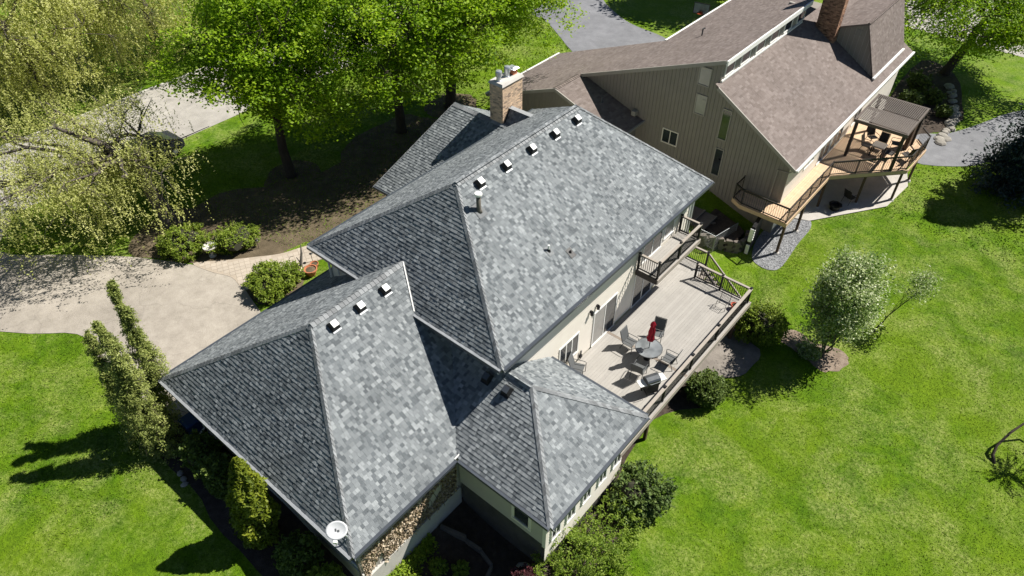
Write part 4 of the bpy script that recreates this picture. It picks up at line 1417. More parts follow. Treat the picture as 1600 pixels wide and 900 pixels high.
# retaining wall of single blocks with dark terrace behind -----------------
rw = thing('retaining_wall', 'low curved wall of brown stone blocks between the two houses', 'retaining wall', (10.6, 21.0, 0))
arc = smooth_poly([(7.6, 18.4), (9.2, 18.8), (10.6, 19.9), (11.5, 20.6), (11.5, 21.6), (11.0, 22.0), (9, 21.2)], 10)
path_ = [p for p in arc[:45]]
blk = MB(); blk.hexa([(-.2, -.12, 0), (.2, -.12, 0), (.17, .12, 0), (-.17, .12, 0), (-.19, -.11, .17), (.19, -.11, .17), (.16, .12, .17), (-.16, .12, .17)]); blk = blk.mesh('stone_block', (0, 0, 0), M_BLOCK)
acc, last = 0, path_[0]
pts = []
for p in path_[1:]:
    d = math.dist(p, last); acc += d
    if acc >= .41:
        pts.append((p, math.atan2(p[1] - last[1], p[0] - last[0]))); acc = 0
    last = p
for r in range(5):
    for i, (p, a) in enumerate(pts):
        if r == 4 and i % 7 == 3:
            continue
        g0 = gz(p[0], p[1]) - .1
        inst('stone_block', blk, rw, (p[0] + (.12 if r % 2 else 0) * math.cos(a), p[1] + (.12 if r % 2 else 0) * math.sin(a), g0 + r * .178), (0, 0, a + random.uniform(-.05, .05)))
mb = MB(); mb.prism([(7.4, 18.5), (9.1, 18.95), (10.45, 20.0), (11.3, 20.7), (11.3, 21.6), (10.9, 21.9), (9, 22.6), (6, 22.8), (5, 20)], .2, .95); o_ = mb.build('terrace_soil', M_MULCH); o_['kind'] = 'structure'
sts = thing('garden_steps', 'dark timber-edged garden steps in the shade between the houses', 'steps', (8, 20, 0))
for k in range(4):
    mb = MB(); mb.box(6.4 + k * .75, 19.6 + k * .15, .95, 7.1 + k * .75, 21.3 + k * .12, 1.62 - k * .16); mb.build('step', M_BLOCK, sts)
    mb = MB(); mb.bar((7.15 + k * .75, 19.6 + k * .15, 1.6 - k * .16), (7.15 + k * .75, 21.3 + k * .12, 1.6 - k * .16), .09, .12); mb.build('edge_timber', M_TIMB, sts)
for i, (a, b) in enumerate((((8.6, 18.9), (10.0, 20.2)), ((8.0, 20.0), (9.6, 21.2)))):
    mb = MB(); mb.bar((a[0], a[1], .99), (b[0], b[1], .99), .10, .10)
    tag(mb.build('landscape_timber', M_TIMB), 'pale landscape timber on the dark terrace, %s' % ('the one nearer the balcony' if i == 0 else 'the one nearer the taupe house'), 'timber', 'timbers on the terrace')

M_FENCE = mat('weathered_zinc', (.30, .31, .32), (.2, .21, .215), scale=6, rough=.5, metal=.4)
# chain-link fence ---------------------------------------------------------
cf = thing('chain_link_fence', 'short galvanised chain-link fence between the two back lawns', 'fence', (10.2, 20.4, 0))

FP = [(9.6, 19.0), (10.5, 19.3), (10.85, 21.4)]
for (x, y) in FP:
    z = gz(x, y); mb = MB(); mb.tube([(x, y, z), (x, y, z + 1.2)], .03, 7); mb.build('post', M_FENCE, cf)
for (a, b) in zip(FP[:-1], FP[1:]):
    za, zb = gz(*a), gz(*b)
    mb = MB(); mb.tube([(a[0], a[1], za + 1.18), (b[0], b[1], zb + 1.18)], .022, 7); mb.build('top_rail', M_FENCE, cf)
    ms = MB()
    n = int(math.dist(a, b) / .10)
    for k in range(-12, n + 1):
        for sgn in (0, 1):
            t0, t1 = k / n, (k + 12) / n
            h0, h1 = 0.05, 1.15
            if t0 < 0: h0 += (1.1) * (-t0) / (t1 - t0); t0 = 0
            if t1 > 1: h1 -= 1.1 * (t1 - 1) / (12 / n); t1 = 1
            if t1 <= t0 or h1 <= h0: continue
            if sgn: h0, h1 = 1.2 - h0, 1.2 - h1
            ms.bar((a[0] + (b[0] - a[0]) * t0, a[1] + (b[1] - a[1]) * t0, za + h0), (a[0] + (b[0] - a[0]) * t1, a[1] + (b[1] - a[1]) * t1, zb + h1), .006, .006)
    ms.build('wire_mesh', M_FENCE, cf, kind='stuff')

# ------------------------------------------------------------------ foliage
def leaf_quads(c, size, up=.35, aspect=.55, droop=None, sizevar=.35):
    """rhombic leaves at centres c (N,3)"""
    n = len(c)
    nr = rng.normal(0, 1, (n, 3)); nr[:, 2] = np.abs(nr[:, 2]) + up * 2
    nr /= np.linalg.norm(nr, axis=1)[:, None]
    a = rng.normal(0, 1, (n, 3))
    if droop is not None:
        a = a * .5 + np.asarray(droop)
    a -= nr * np.sum(a * nr, 1)[:, None]
    a /= np.linalg.norm(a, axis=1)[:, None] + 1e-9
    b = np.cross(nr, a)
    s = (size * (1 + rng.uniform(-sizevar, sizevar, n)))[:, None]
    v = np.stack([c - a * s, c + b * s * aspect, c + a * s, c - b * s * aspect], 1).reshape(-1, 3)
    f = np.arange(4 * n).reshape(n, 4)
    return v, f


def blob_points(n, shell=.55, seed=0, lump=.2):
    """points in a uneven unit ball: returns (N,3)"""
    r_ = np.random.default_rng(seed)
    d = r_.normal(0, 1, (n, 3)); d /= np.linalg.norm(d, axis=1)[:, None]
    k = r_.normal(0, 1, (6, 3)) * 2.2; ph = r_.uniform(0, 6.28, 6)
    R_ = 1 + lump * np.mean([np.sin(d @ k[i] + ph[i]) for i in range(6)], 0) * 2.2
    rad = (shell + (1 - shell) * r_.uniform(0, 1, n)) if shell > 0 else r_.uniform(0, 1, n) ** (1 / 3)
    inner = r_.uniform(0, 1, n) < .2
    rad = np.where(inner, r_.uniform(.25, 1, n), rad)
    return d * (R_ * rad)[:, None]


def wig(p0, p1, n=4, amp=.08):
    p0, p1 = np.array(p0, float), np.array(p1, float)
    L = np.linalg.norm(p1 - p0)
    out = []
    for i in range(n + 1):
        t = i / n
        q = p0 + (p1 - p0) * t
        if 0 < i < n:
            q = q + rng.normal(0, amp * L / n * 1.5, 3)
        out.append(tuple(q))
    return out


def deciduous(label, base, trunk_r, fork, crown_c, crown_r, nclump, per, leaf, lm, bark, clump_r=.6, limbs=9, seed=1, group=None, flat=.75,
              kind='tree', up=.35, droop=None, aspect=.55, lean=(0, 0), twig=.016, hang=0.0, name='shade_tree', shell=.5, lump=.2, stems=None, cull=None, minz=None, tonevar=.5):
    t = thing(name, label, kind, base, 0, group)
    b = np.array(base, float); cc = np.array(crown_c, float); cr = np.array(crown_r, float)
    cl = cc + blob_points(nclump, shell, seed, lump) * cr
    if minz:
        cl = cl[cl[:, 2] > minz]
    if cull is not None:
        cl = cl[cull(cl)]
    tk = MB()
    nodes = []
    starts = stems or [(0, 0)]
    for si, (ox, oy) in enumerate(starts):
        f = b + np.array([lean[0] + ox, lean[1] + oy, fork])
        mid = b + (f - b) * .5 + rng.normal(0, .03 * fork, 3) * np.array([1, 1, 0])
        b0 = b + np.array([ox * .2, oy * .2, -.1])
        flare = tuple(b0 + np.array([0, 0, .35]))
        topc = cc + np.array([ox, oy, cr[2] * .55])
        mid2 = (f + topc) / 2 + rng.normal(0, .25, 3)
        tk.tube([tuple(b0), flare, tuple(mid), tuple(f), tuple(mid2), tuple(topc)], [trunk_r * 1.5, trunk_r * 1.08, trunk_r * .92, trunk_r * .8, trunk_r * .5, trunk_r * .16], 9)
        for q in np.linspace(0, 1, 6):
            nodes.append(f + (mid2 - f) * q); nodes.append(mid2 + (topc - mid2) * q)
        # main limbs
        for k in range(limbs):
            a = 2 * math.pi * (k + rng.uniform(-.25, .25)) / limbs + si
            e = rng.uniform(-.35, .75)
            tgt = cc + cr * np.array([math.cos(a) * math.cos(e), math.sin(a) * math.cos(e), math.sin(e)]) * rng.uniform(.62, .85)
            if cull is not None and not cull(np.array([tgt]))[0]:
                continue
            s0 = f + (mid2 - f) * rng.uniform(0, 1.0)
            kn = s0 + (tgt - s0) * .45 + np.array([0, 0, .10 * cr[2]]) + rng.normal(0, .15, 3)
            r0 = trunk_r * rng.uniform(.30, .46)
            pts = wig(s0, kn, 3, .1) + wig(kn, tgt, 3, .14)[1:]
            tk.tube(pts, list(np.linspace(r0, r0 * .18, len(pts))), 6)
            for q in pts[1:]:
                nodes.append(np.array(q))
            for sb in range(3):                       # forks
                j = rng.integers(2, len(pts) - 1)
                st_ = np.array(pts[j])
                tg = st_ + (tgt - st_) * .6 + rng.normal(0, .2, 3) * cr
                pp = wig(st_, tg, 3, .14)
                tk.tube(pp, list(np.linspace(r0 * .38, r0 * .1, len(pp))), 5)
                nodes += [np.array(q) for q in pp[1:]]
    tk.build('trunk', bark, t, True)
    nodes = np.array(nodes)
    br = MB()
    for c in cl:
        j = int(np.argmin(np.sum((nodes - c) ** 2, 1)))
        p = nodes[j]
        if np.linalg.norm(p - c) < .15:
            continue
        br.tube(wig(p, c, 3, .16), [twig * 1.5, twig * 1.2, twig * .9, twig * .5], 3, caps=False)
    br.build('branches', bark, t, kind='stuff')
    cb = np.repeat(rng.normal(.5, .17, len(cl)), per)
    if hang:                                          # sprays: leaflets strung along drooping strands
        K = 14
        ns = per // K
        st0 = np.repeat(cl, ns, 0) + rng.normal(0, 1, (len(cl) * ns, 3)) * clump_r * np.array([.42, .42, .22])
        dirv = rng.normal(0, .38, (len(st0), 3)); dirv[:, 2] = -1
        ln = rng.uniform(.3, 1.0, len(st0)) * hang
        tq = np.tile(np.linspace(0, 1, K), len(st0))
        base_ = np.repeat(st0, K, 0); dd = np.repeat(dirv, K, 0); ll = np.repeat(ln, K)
        c = base_ + dd * (tq * ll)[:, None] * np.stack([1.5 - tq * .7, 1.5 - tq * .7, .25 + tq * .75], 1) + rng.normal(0, .035, (len(base_), 3))
        cb = np.repeat(rng.normal(.5, .17, len(cl)), ns * K) + np.repeat(rng.normal(0, .12, len(st0)), K)
    else:
        off = rng.normal(0, 1, (len(cl) * per, 3)) * clump_r * .55
        off[:, 2] *= flat
        c = np.repeat(cl, per, 0) + off
    v, f = leaf_quads(c, leaf, up, aspect, droop)
    tone = np.clip(cb + rng.normal(0, tonevar * .36, len(c)), 0, 1)
    fastmesh('leaves', v, f, tone, lm, t)
    return t


def shrub(name, label, c, r, n, leaf, lm, seed=1, cat='shrub', lump=.14, group=None, core=True, up=.3, aspect=.5, spikes=0, shell=.72, base_z=None, tuft=0):
    bz = gz(c[0], c[1]) if base_z is None else base_z
    t = thing(name, label, cat, (c[0], c[1], bz), 0, group)
    cc, rr = np.array(c, float), np.array(r, float)
    if tuft:
        m = max(8, n // tuft)
        p0 = blob_points(m, .8, seed, lump)
        tn = np.repeat(rng.normal(.5, .16, m), tuft)
        dirs = np.repeat(p0 / (np.linalg.norm(p0, axis=1)[:, None] + 1e-6), tuft, 0)
        c3 = np.repeat(cc + p0 * rr, tuft, 0) + rng.normal(0, 1, (m * tuft, 3)) * leaf * 1.15 + dirs * rng.uniform(-.5, 1.6, (m * tuft, 1)) * leaf
        dr = None
        v, f = leaf_quads(c3, leaf, up, aspect)
        tone = np.clip(tn + rng.normal(0, .16, len(c3)), 0, 1)
    else:
        c3 = cc + blob_points(n, shell, seed, lump) * rr
        v, f = leaf_quads(c3, leaf, up, aspect)
        tone = np.clip(rng.normal(.5, .22, len(c3)), 0, 1)
    if name != 'boxwood':
        ns = 34
        dv = rng.normal(0, 1, (ns, 3)); dv[:, 2] = np.abs(dv[:, 2]) * .9 + .1; dv /= np.linalg.norm(dv, axis=1)[:, None]
        ks = np.linspace(.8, 1.0, 16)
        L_ = rng.uniform(1.05, 1.32, ns)
        pc = (cc + dv[:, None, :] * rr * (ks[None, :, None] * L_[:, None, None])).reshape(-1, 3) + rng.normal(0, leaf * .5, (ns * 16, 3))
        v2, f2 = leaf_quads(pc, leaf, up, aspect)
        c3 = np.concatenate([c3, pc]); v = np.concatenate([v, v2]); tone = np.concatenate([tone, np.clip(rng.normal(.62, .18, len(pc)), 0, 1)])
    keep = np.repeat(c3[:, 2] > bz + .02, 1)
    v = v.reshape(-1, 4, 3)[keep].reshape(-1, 3); tone = tone[keep]
    f = np.arange(len(v)).reshape(-1, 4)
    st = MB()
    if core:
        d = blob_points(1, 0, seed)
        ring = []
        m = bpy.data.meshes.new('tmp'); bm = bmesh.new(); bmesh.ops.create_icosphere(bm, subdivisions=2, radius=1)
        r_ = np.random.default_rng(seed); k = r_.normal(0, 1, (6, 3)) * 2.2; ph = r_.uniform(0, 6.28, 6)
        vs = []
        for q in bm.verts:
            dd = np.array(q.co)
            s_ = (1 + lump * np.mean([math.sin(dd @ k[i] + ph[i]) for i in range(6)]) * 2.2) * .74
            x = cc + dd * rr * s_
            x[2] = max(x[2], bz)
            vs.append(tuple(x))
        st.add(vs, [[q.index for q in fc.verts] for fc in bm.faces]); bm.free(); bpy.data.meshes.remove(m)
    for k in range(5):
        a = rng.uniform(0, 6.28)
        st.tube([(c[0], c[1], bz - .05), (c[0] + .3 * rr[0] * math.cos(a), c[1] + .3 * rr[1] * math.sin(a), (bz + cc[2]) / 2), (c[0] + .6 * rr[0] * math.cos(a), c[1] + .6 * rr[1] * math.sin(a), cc[2] + .2 * rr[2])], [.03, .025, .01], 5)
    st.build('branches', M_TWIG, t)
    fastmesh('leaves', v, f, tone, lm, t)
    return t


def conifer(name, label, base, tip, rad, lm, n_br, seed=1, droop=.9, leaf=.09, per=46, group=None, r_top=.12, profile=1.0, bark=None, cat='tree', low=.02, bulge=None):
    """trunk from base to tip with drooping needle-clad branches"""
    rg = np.random.default_rng(seed)
    b, tp = np.array(base, float), np.array(tip, float)
    t = thing(name, label, cat, tuple(base), 0, group)
    H = tp[2] - b[2]
    bend = rg.normal(0, .10, (5, 3)); bend[:, 2] = 0; bend[0] = 0; bend[-1] = 0
    pts = [b + (tp - b) * q + bend[i] * (H / 6) for i, q in enumerate(np.linspace(0, 1, 5))]
    tk = MB(); tk.tube([tuple(p) for p in pts], [H * .018 + .04, H * .014 + .03, H * .01 + .02, H * .006 + .015, .01], 8); tk.build('trunk', bark or M_BARKD, t, True)
    brm = MB(); cs, tones = [], []
    for k in range(n_br):
        q = low + (1 - low) * rg.uniform(0, 1) ** .92
        seg = min(3, int(q * 4)); fr = q * 4 - seg
        o = pts[seg] + (pts[seg + 1] - pts[seg]) * fr
        L = r_top + (rad - r_top) * (1 - q) ** profile
        L *= rg.uniform(.45, 1.3)
        a = rg.uniform(0, 2 * math.pi)
        d = np.array([math.cos(a), math.sin(a), 0])
        p1 = o + d * L * .5 + np.array([0, 0, .06 * L]); p2 = o + d * L * .9 + np.array([0, 0, -.30 * L * droop]); p3 = o + d * L + np.array([0, 0, -.78 * L * droop])
        brm.tube([tuple(o), tuple(p1), tuple(p2), tuple(p3)], [.014, .011, .008, .004], 3, caps=False)
        nt_ = 5
        pt = max(6, per // nt_)
        tq = np.repeat(np.array([.3, .5, .7, .86, 1.0]) + rg.uniform(-.08, .08, nt_), pt)
        P0 = np.where((tq < .5)[:, None], o + (p1 - o) * (tq[:, None] * 2), np.where((tq < .85)[:, None], p1 + (p2 - p1) * ((tq[:, None] - .5) / .35), p2 + (p3 - p2) * ((tq[:, None] - .85) / .15)))
        tr_ = .055 + .09 * L
        jit = np.repeat(rg.normal(0, 1, (nt_, 3)), pt, 0) * tr_ * .7
        rnd = rg.normal(0, 1, (nt_ * pt, 3)) * tr_ * np.array([.75, .75, .6])
        P0 = P0 + jit + rnd - np.array([0, 0, 1]) * rg.exponential(.10 * droop, nt_ * pt)[:, None] * L
        cs.append(P0)
        tones.append(np.clip(rg.normal(.45, .12) + rg.normal(0, .12, nt_ * pt) + (tq - .6) * .45, 0, 1))
    brm.build('branches', bark or M_BARKD, t, kind='stuff')
    c = np.concatenate(cs); tn = np.concatenate(tones)
    ok = c[:, 2] > b[2] + .03
    v, f = leaf_quads(c[ok], leaf, .2, .36, droop=(0, 0, -.5 * droop))
    fastmesh('needles', v, f, tn[ok], lm, t)
    return t


# --- large trees on the street side
deciduous('huge sparse honey locust with drooping yellow-green sprays over the driveway at the left edge', (-13.8, -.2, FRONT), .42, 3.6, (-16.6, -2.9, 6.6), (6.9, 6.6, 3.2), 350, 154, .062, L_LOCUST, M_BARK,
          clump_r=1.0, limbs=11, seed=4, hang=1.7, droop=(0, 0, -1.0), aspect=.42, name='honey_locust', lean=(-.9, -.3), shell=.3, lump=.3, minz=3.9, twig=.012, up=.3, tonevar=.35)
deciduous('dense pale yellow-green tree across the street in the top left corner', (-33.6, 2.0, FRONT), .4, 4, (-33.8, .8, 8.0), (7.0, 8.0, 6.0), 680, 140, .086, L_LOCUST, M_BARK,
          clump_r=1.2, limbs=9, seed=8, hang=1.5, droop=(0, 0, -1), aspect=.42, name='honey_locust', shell=.5, lump=.25, twig=.014, up=.3, tonevar=.35)
deciduous('pale yellow-green tree across the street, between the corner tree and the first maple', (-35.5, 11.5, FRONT), .4, 4, (-35.5, 10.6, 8.0), (6.6, 6.4, 5.6), 520, 140, .088, L_LOCUST, M_BARK,
          clump_r=1.2, limbs=9, seed=9, hang=1.5, droop=(0, 0, -1), aspect=.42, name='honey_locust', shell=.5, lump=.25, twig=.014, up=.3, tonevar=.35)
gm = 'maples along the street side of the grey-roofed house'
mk = dict(clump_r=.78, flat=.62, name='maple_tree', group=gm, lump=.3, shell=.4, tonevar=.34, up=.5)
deciduous('bright green maple whose bare trunk stands left of the grey roof ridge', (-12.9, 7.4, FRONT), .30, 3.9, (-13.2, 8.0, 10.2), (5.2, 5.1, 5.7), 580, 112, .10, L_MAPLE, M_BARKD, seed=12, minz=4.9, **mk)
deciduous('bright green maple behind the low front roof, the middle trunk of three', (-11.55, 15.65, FRONT), .33, 3.9, (-9.4, 14.8, 10.6), (6.4, 5.8, 5.8), 620, 112, .10, L_MAPLE, M_BARKD, seed=21, minz=5.9, **mk)
deciduous('bright green maple with open curving limbs just left of the brick chimney', (-11.46, 20.4, FRONT), .38, 3.8, (-8.9, 22.0, 10.9), (6.3, 6.3, 5.0), 500, 112, .10, L_MAPLE, M_BARKD, limbs=12, seed=33, minz=7.2, **mk)
deciduous('leafy tree beyond the neighbour driveway that only its shadow brings into the picture', (-6.0, 51.5, FRONT), .3, 3.5, (-6.2, 51.0, 8.6), (4.6, 4.2, 4.2), 320, 40, .2, L_MAPLE, M_BARKD, clump_r=.9, seed=40, name='shade_tree')
deciduous('spreading tree with dark leaning limbs in front of the pale street, top right', (13.9, 53.2, 0), .36, 4.0, (15.6, 54.2, 5.6), (7.6, 6.6, 3.4), 480, 90, .11, L_MAPLE, M_BARKD, clump_r=1.0, limbs=12, seed=51, name='shade_tree', lean=(.9, .6), lump=.3, twig=.03)

# --- conifers
gs = 'weeping spruces at the garage corner'
conifer('weeping_spruce', 'shortest of the three weeping spruces, its bent tip hanging over the lawn', (-1.0, -8.9, FRONT), (-2.75, -8.7, FRONT + 5.3), .82, L_SPRUCE, 120, 3, 1.3, .05, 190, gs, r_top=.14)
conifer('weeping_spruce', 'broad weeping spruce in front of the driveway edge, middle of the three', (-.1, -8.75, FRONT), (-.85, -8.55, FRONT + 7.0), 1.02, L_SPRUCE, 165, 5, 1.35, .05, 210, gs, r_top=.12)
conifer('weeping_spruce', 'tallest narrow weeping spruce, its thin tip against the driveway', (-1.4, -7.85, FRONT), (-1.15, -7.45, FRONT + 8.0), .72, L_SPRUCE, 150, 7, 1.4, .048, 190, gs, r_top=.09, profile=.9)
conifer('blue_spruce', 'large dark blue-green spruce at the right edge beside the grey drive', (23.8, 39.6, 0), (23.8, 39.6, 11.5), 4.1, L_BLUE, 360, 9, .45, .15, 110, None, r_top=.2, profile=.85)
conifer('blue_spruce', 'smaller dark spruce skirt in front of the large right-hand spruce', (21.6, 37.9, 0), (21.6, 37.9, 3.6), 1.9, L_BLUE, 130, 10, .4, .12, 90, None, r_top=.15, profile=.8)
# arborvitae: a tall flame shape
def flame(name, label, base, H, r, lm, n, seed, leaf=.085, group=None, lean=(0, 0)):
    rg = np.random.default_rng(seed)
    t = thing(name, label, 'shrub', base, 0, group)
    b = np.array(base)
    q = rg.uniform(0, 1, n) ** .9
    prof = np.interp(q, [0, .12, .35, .6, .8, .93, 1], [.72, .95, 1.0, .82, .55, .26, .04])
    a = rg.uniform(0, 6.283, n)
    kk = 1 + .13 * np.sin(3 * a + 5 * q * 3.1) + .10 * np.sin(7 * a - 14 * q)
    rad = r * prof * kk * np.where(rg.uniform(0, 1, n) < .75, rg.uniform(.82, 1.06, n), rg.uniform(.3, .9, n))
    c = b + np.stack([np.cos(a) * rad + lean[0] * q, np.sin(a) * rad + lean[1] * q, .05 + q * H], 1)
    v, f = leaf_quads(c, leaf, .1, .5, droop=(0, 0, .9))
    cl = .5 + .22 * np.sin(5 * a + 9 * q) * np.cos(11 * q + a)
    fastmesh('leaves', v, f, np.clip(cl + rg.normal(0, .17, n), 0, 1), lm, t)
    st = MB(); st.lathe((0, 0, 0), [(r * .6, 0), (r * .78, .12 * H), (r * .78, .38 * H), (r * .6, .62 * H), (r * .36, .8 * H), (r * .08, .96 * H)], 10)
    st.v = [(x + b[0] + lean[0] * z / H, y + b[1] + lean[1] * z / H, z + b[2]) for x, y, z in st.v]
    st.build('branches', M_TWIG, t)
    return t


flame('arborvitae', 'golden-green flame-shaped arborvitae poking above the lower grey eave', (6.2, -8.45, FRONT - .1), 4.95, .72, L_ARBOR, 9500, 3, lean=(.1, .25))
gh = 'shaded shrubs along the garage wall'
shrub('shrub', 'dark round shrub in the eave shade nearest the downspout', (1.75, -8.05, 2.45), (.85, .75, .95), 4200, .075, L_BOX, 4, group=gh)
shrub('shrub', 'dark round shrub in the eave shade between the downspout shrub and the arborvitae', (3.3, -8.1, 2.4), (.85, .75, .9), 4200, .075, L_BOX, 5, group=gh)
shrub('shrub', 'dark round shrub in the shade just past the golden arborvitae', (8.1, -8.15, 2.05), (.75, .75, .85), 4000, .075, L_BOX, 6, group=gh)
shrub('shrub', 'half-lit low shrub under the dish corner at the bottom edge', (9.5, -8.2, 1.75), (.7, .7, .75), 3600, .075, L_YEW, 7, group=gh)

# --- front shrubs
gf = 'spreading yews by the front walk'
shrub('spreading_yew', 'spreading bright yew nearest the driveway edge, left of the pale birdbath', (-11.5, -.85, 2.25), (1.05, 1.2, .62), 9000, .058, L_YEW, 11, group=gf, tuft=24, lump=.32, up=.8)
shrub('spreading_yew', 'bigger spreading yew right of the pale birdbath, reaching the lantern', (-9.55, 1.05, 2.3), (1.05, 1.45, .66), 10500, .058, L_YEW, 12, group=gf, tuft=24, lump=.32, up=.8)
shrub('spreading_yew', 'spreading yew beside the terracotta pot, below the brick walk', (-5.0, .35, 2.25), (1.15, 1.25, .62), 10500, .058, L_YEW, 13, group=gf, tuft=24, lump=.32, up=.8)
# --- back shrubs
shrub('boxwood', 'clipped round boxwood ball against the outer side of the deck', (15.32, 9.75, .72), (.84, .84, .80), 7800, .06, L_BOX, 21, lump=.07, tuft=9)
shrub('cedar_shrub', 'large shaggy light-green shrub at the far corner of the deck', (15.5, 15.25, .85), (1.12, 1.15, 1.05), 10000, .06, L_YEW, 22, lump=.26, tuft=18)
shrub('mugo_pine', 'bushy dark-green pine against the white low wing', (15.95, 2.95, .75), (1.05, 1.1, .85), 9000, .07, L_PINE, 23, lump=.45, tuft=26)
shrub('spirea', 'wide loose bright-green spirea at the corner of the white low wing', (15.95, -.7, .62), (1.95, 2.05, .85), 17000, .045, L_SPIR, 24, lump=.42, up=.5, tuft=10, core=False)
shrub('barberry', 'small burgundy-leaved bush by the flat stone at the bottom edge', (14.55, -3.0, .65), (.5, .6, .45), 1800, .05, L_BURG, 25, lump=.25)
# --- back lawn trees
deciduous('white-flowering multi-stem serviceberry on the bare soil patch in the back lawn', (18.55, 16.0, 0), .045, .9, (18.45, 16.5, 3.5), (1.6, 1.65, 2.9), 440, 74, .062, L_SERV, M_BARK, clump_r=.42, limbs=7, seed=61,
          stems=[(.28, .1), (-.25, .2), (.05, -.3), (-.1, .35), (.35, -.2)], twig=.008, name='serviceberry', shell=.25, lump=.25, up=.5, kind='tree', tonevar=.85)
deciduous('thin bent sapling with a sparse one-sided crown on the back lawn', (20.0, 19.4, 0), .035, 1.3, (20.9, 20.7, 2.9), (.65, .85, .95), 44, 30, .055, L_SERV, M_BARKD, clump_r=.34, limbs=5, seed=63, twig=.008, name='sapling', lean=(.25, .1), shell=0, tonevar=.5)
shrub('low_shrub', 'low leafy tuft at the foot of the white-flowering serviceberry', (18.0, 15.6, .28), (.6, .5, .32), 1400, .055, L_SERV, 64, core=False)

# curved trunk at the right edge
ct = thing('weeping_larch', 'curved bare trunk leaning out of the picture at the lower right edge', 'tree', (26.85, 14.9, 0))
mb = MB(); mb.tube([(26.95, 14.75, -.05), (26.75, 15.0, .18), (26.72, 15.35, .45), (26.95, 16.1, .85), (27.35, 17.0, 1.15), (28.1, 17.9, 1.5), (28.9, 18.3, 2.2), (29.0, 18.2, 3.0)], [.085, .07, .06, .055, .05, .05, .04, .03], 8); mb.build('trunk', M_BARKD, ct, True)
brm = MB(); cs = []
for k in range(46):
    a = rng.uniform(0, 6.28); L = rng.uniform(.6, 1.5); o = np.array([28.75, 16.6, rng.uniform(2.3, 3.6)])
    e = o + np.array([math.cos(a) * L, math.sin(a) * L, -rng.uniform(.1, .6)])
    brm.tube([tuple(o), tuple((o + e) / 2 + np.array([0, 0, .15])), tuple(e)], [.015, .012, .006], 4)
    cs.append(o + (e - o) * rng.uniform(.2, 1.05, (34, 1)) + rng.normal(0, .035, (34, 3)))
brm.build('branches', M_BARKD, ct, kind='stuff')
v, f = leaf_quads(np.concatenate(cs), .06, .2, .3)
fastmesh('needles', v, f, rng.uniform(0, 1, len(f)), L_DARKEV, ct)

# far beds top right
gb = 'dark bushes in the mulch bed'
for i, (x, y, r, lb) in enumerate(((13.4, 45.2, .8, 'dark bush in the mulch bed closest to the pergola'), (14.6, 47.0, .7, 'dark bush in the middle of the mulch bed under the leaning tree'),
                                   (13.0, 48.6, .9, 'dark bush at the far back of the mulch bed'), (15.9, 45.4, .55, 'small dark bush at the drive edge of the mulch bed'))):
    shrub('bush', lb, (x, y, r * .75), (r, r, r * .8), 1500, .09, L_BOX, 70 + i, group=gb)
stm = MB(); stm.lathe((0, 0, 0), [(.26, -.05), (.33, .08), (.24, .2), (.05, .25)], 7); stm = stm.mesh('rock', (0, 0, 0), M_STONE)
for i in range(26):
    q = i / 25
    x = 14.9 + 2.0 * math.sin(q * 1.9) + random.uniform(-.2, .2); y = 50.8 - q * 9.4 + random.uniform(-.15, .15)
    o = bpy.data.objects.new('edging_rock', stm); COL.objects.link(o)
    o.location = (x, y, gz(x, y)); o.rotation_euler = (0, 0, random.uniform(0, 6)); o.scale = (random.uniform(.7, 1.5),) * 2 + (random.uniform(.6, 1.1),)
    tag(o, 'rounded grey rock, one of the row edging the mulch bed beyond the pergola', 'rock', 'rocks edging the mulch bed')

# --- creeper on the sunny garage wall
cr = thing('creeper', 'dry tan climbing creeper covering the garage side wall', 'climbing plant', (10.42, -5, 1.5))
n = 9000
y = rng.uniform(-6.95, -2.1, n); z = rng.uniform(0, 1, n)
z = 1.45 + z * 2.9
pat = np.sin(y * 2.3) + np.sin(z * 3.1 + y) + np.sin(y * 5.1 - z * 4)
ok = pat > -1.5
c = np.stack([10.335 + np.abs(rng.normal(0, .045, n)), y, z], 1)[ok]
v, f = leaf_quads(c, .055, .0, .6, droop=(0, 0, -.6))
fastmesh('leaves', v, f, np.clip(rng.normal(.55, .24, len(c)), 0, 1), L_CREEP, cr)
mb = MB()
for k in range(26):
    yy = rng.uniform(-6.9, -2.2)
    mb.tube([(10.325, yy, 1.2), (10.325, yy + rng.normal(0, .2), 2.2), (10.325, yy + rng.normal(0, .4), 3.2), (10.325, yy + rng.normal(0, .6), 4.3)], [.012, .01, .008, .004], 4)
mb.build('stems', M_BARK, cr, kind='stuff')
gcv = thing('groundcover', 'bright yellow-green groundcover along the garage foundation', 'ground cover', (10.9, -5.6, .9)); gcv['kind'] = 'stuff'
n = 2600
y = rng.uniform(-7.2, -3.9, n); x = 10.5 + np.abs(rng.normal(0, .28, n)) * np.interp(y, [-7.2, -5.2, -3.9], [1, 1.2, .7])
c = np.stack([x, y, [gz(a, b) + .03 + abs(q) for a, b, q in zip(x, y, rng.normal(0, .14, n))]], 1)
v, f = leaf_quads(c, .05, .7, .6)
fastmesh('leaves', v, f, rng.uniform(.2, 1, n), L_IVY, gcv)
gp_ = 'small green perennials in the shaded bed'
for i, (x, y) in enumerate(((11.6, -4.6), (12.3, -4.1), (12.6, -5.2), (11.4, -5.6), (13.3, -4.7))):
    shrub('perennial', ('small green perennial in the dark bed nearest the middle of the timber edging', 'small green perennial in the dark bed, the one closest to the low wing', 'small green perennial in the dark bed, the one nearest the bottom edge of the picture', 'small green perennial in the dark bed beside the bright groundcover', 'small green perennial in the dark bed just inside the lowest timber')[i], (x, y, gz(x, y) + .15), (.32, .32, .28), 420, .05, L_SPIR, 80 + i, core=False, group=gp_, cat='plant')
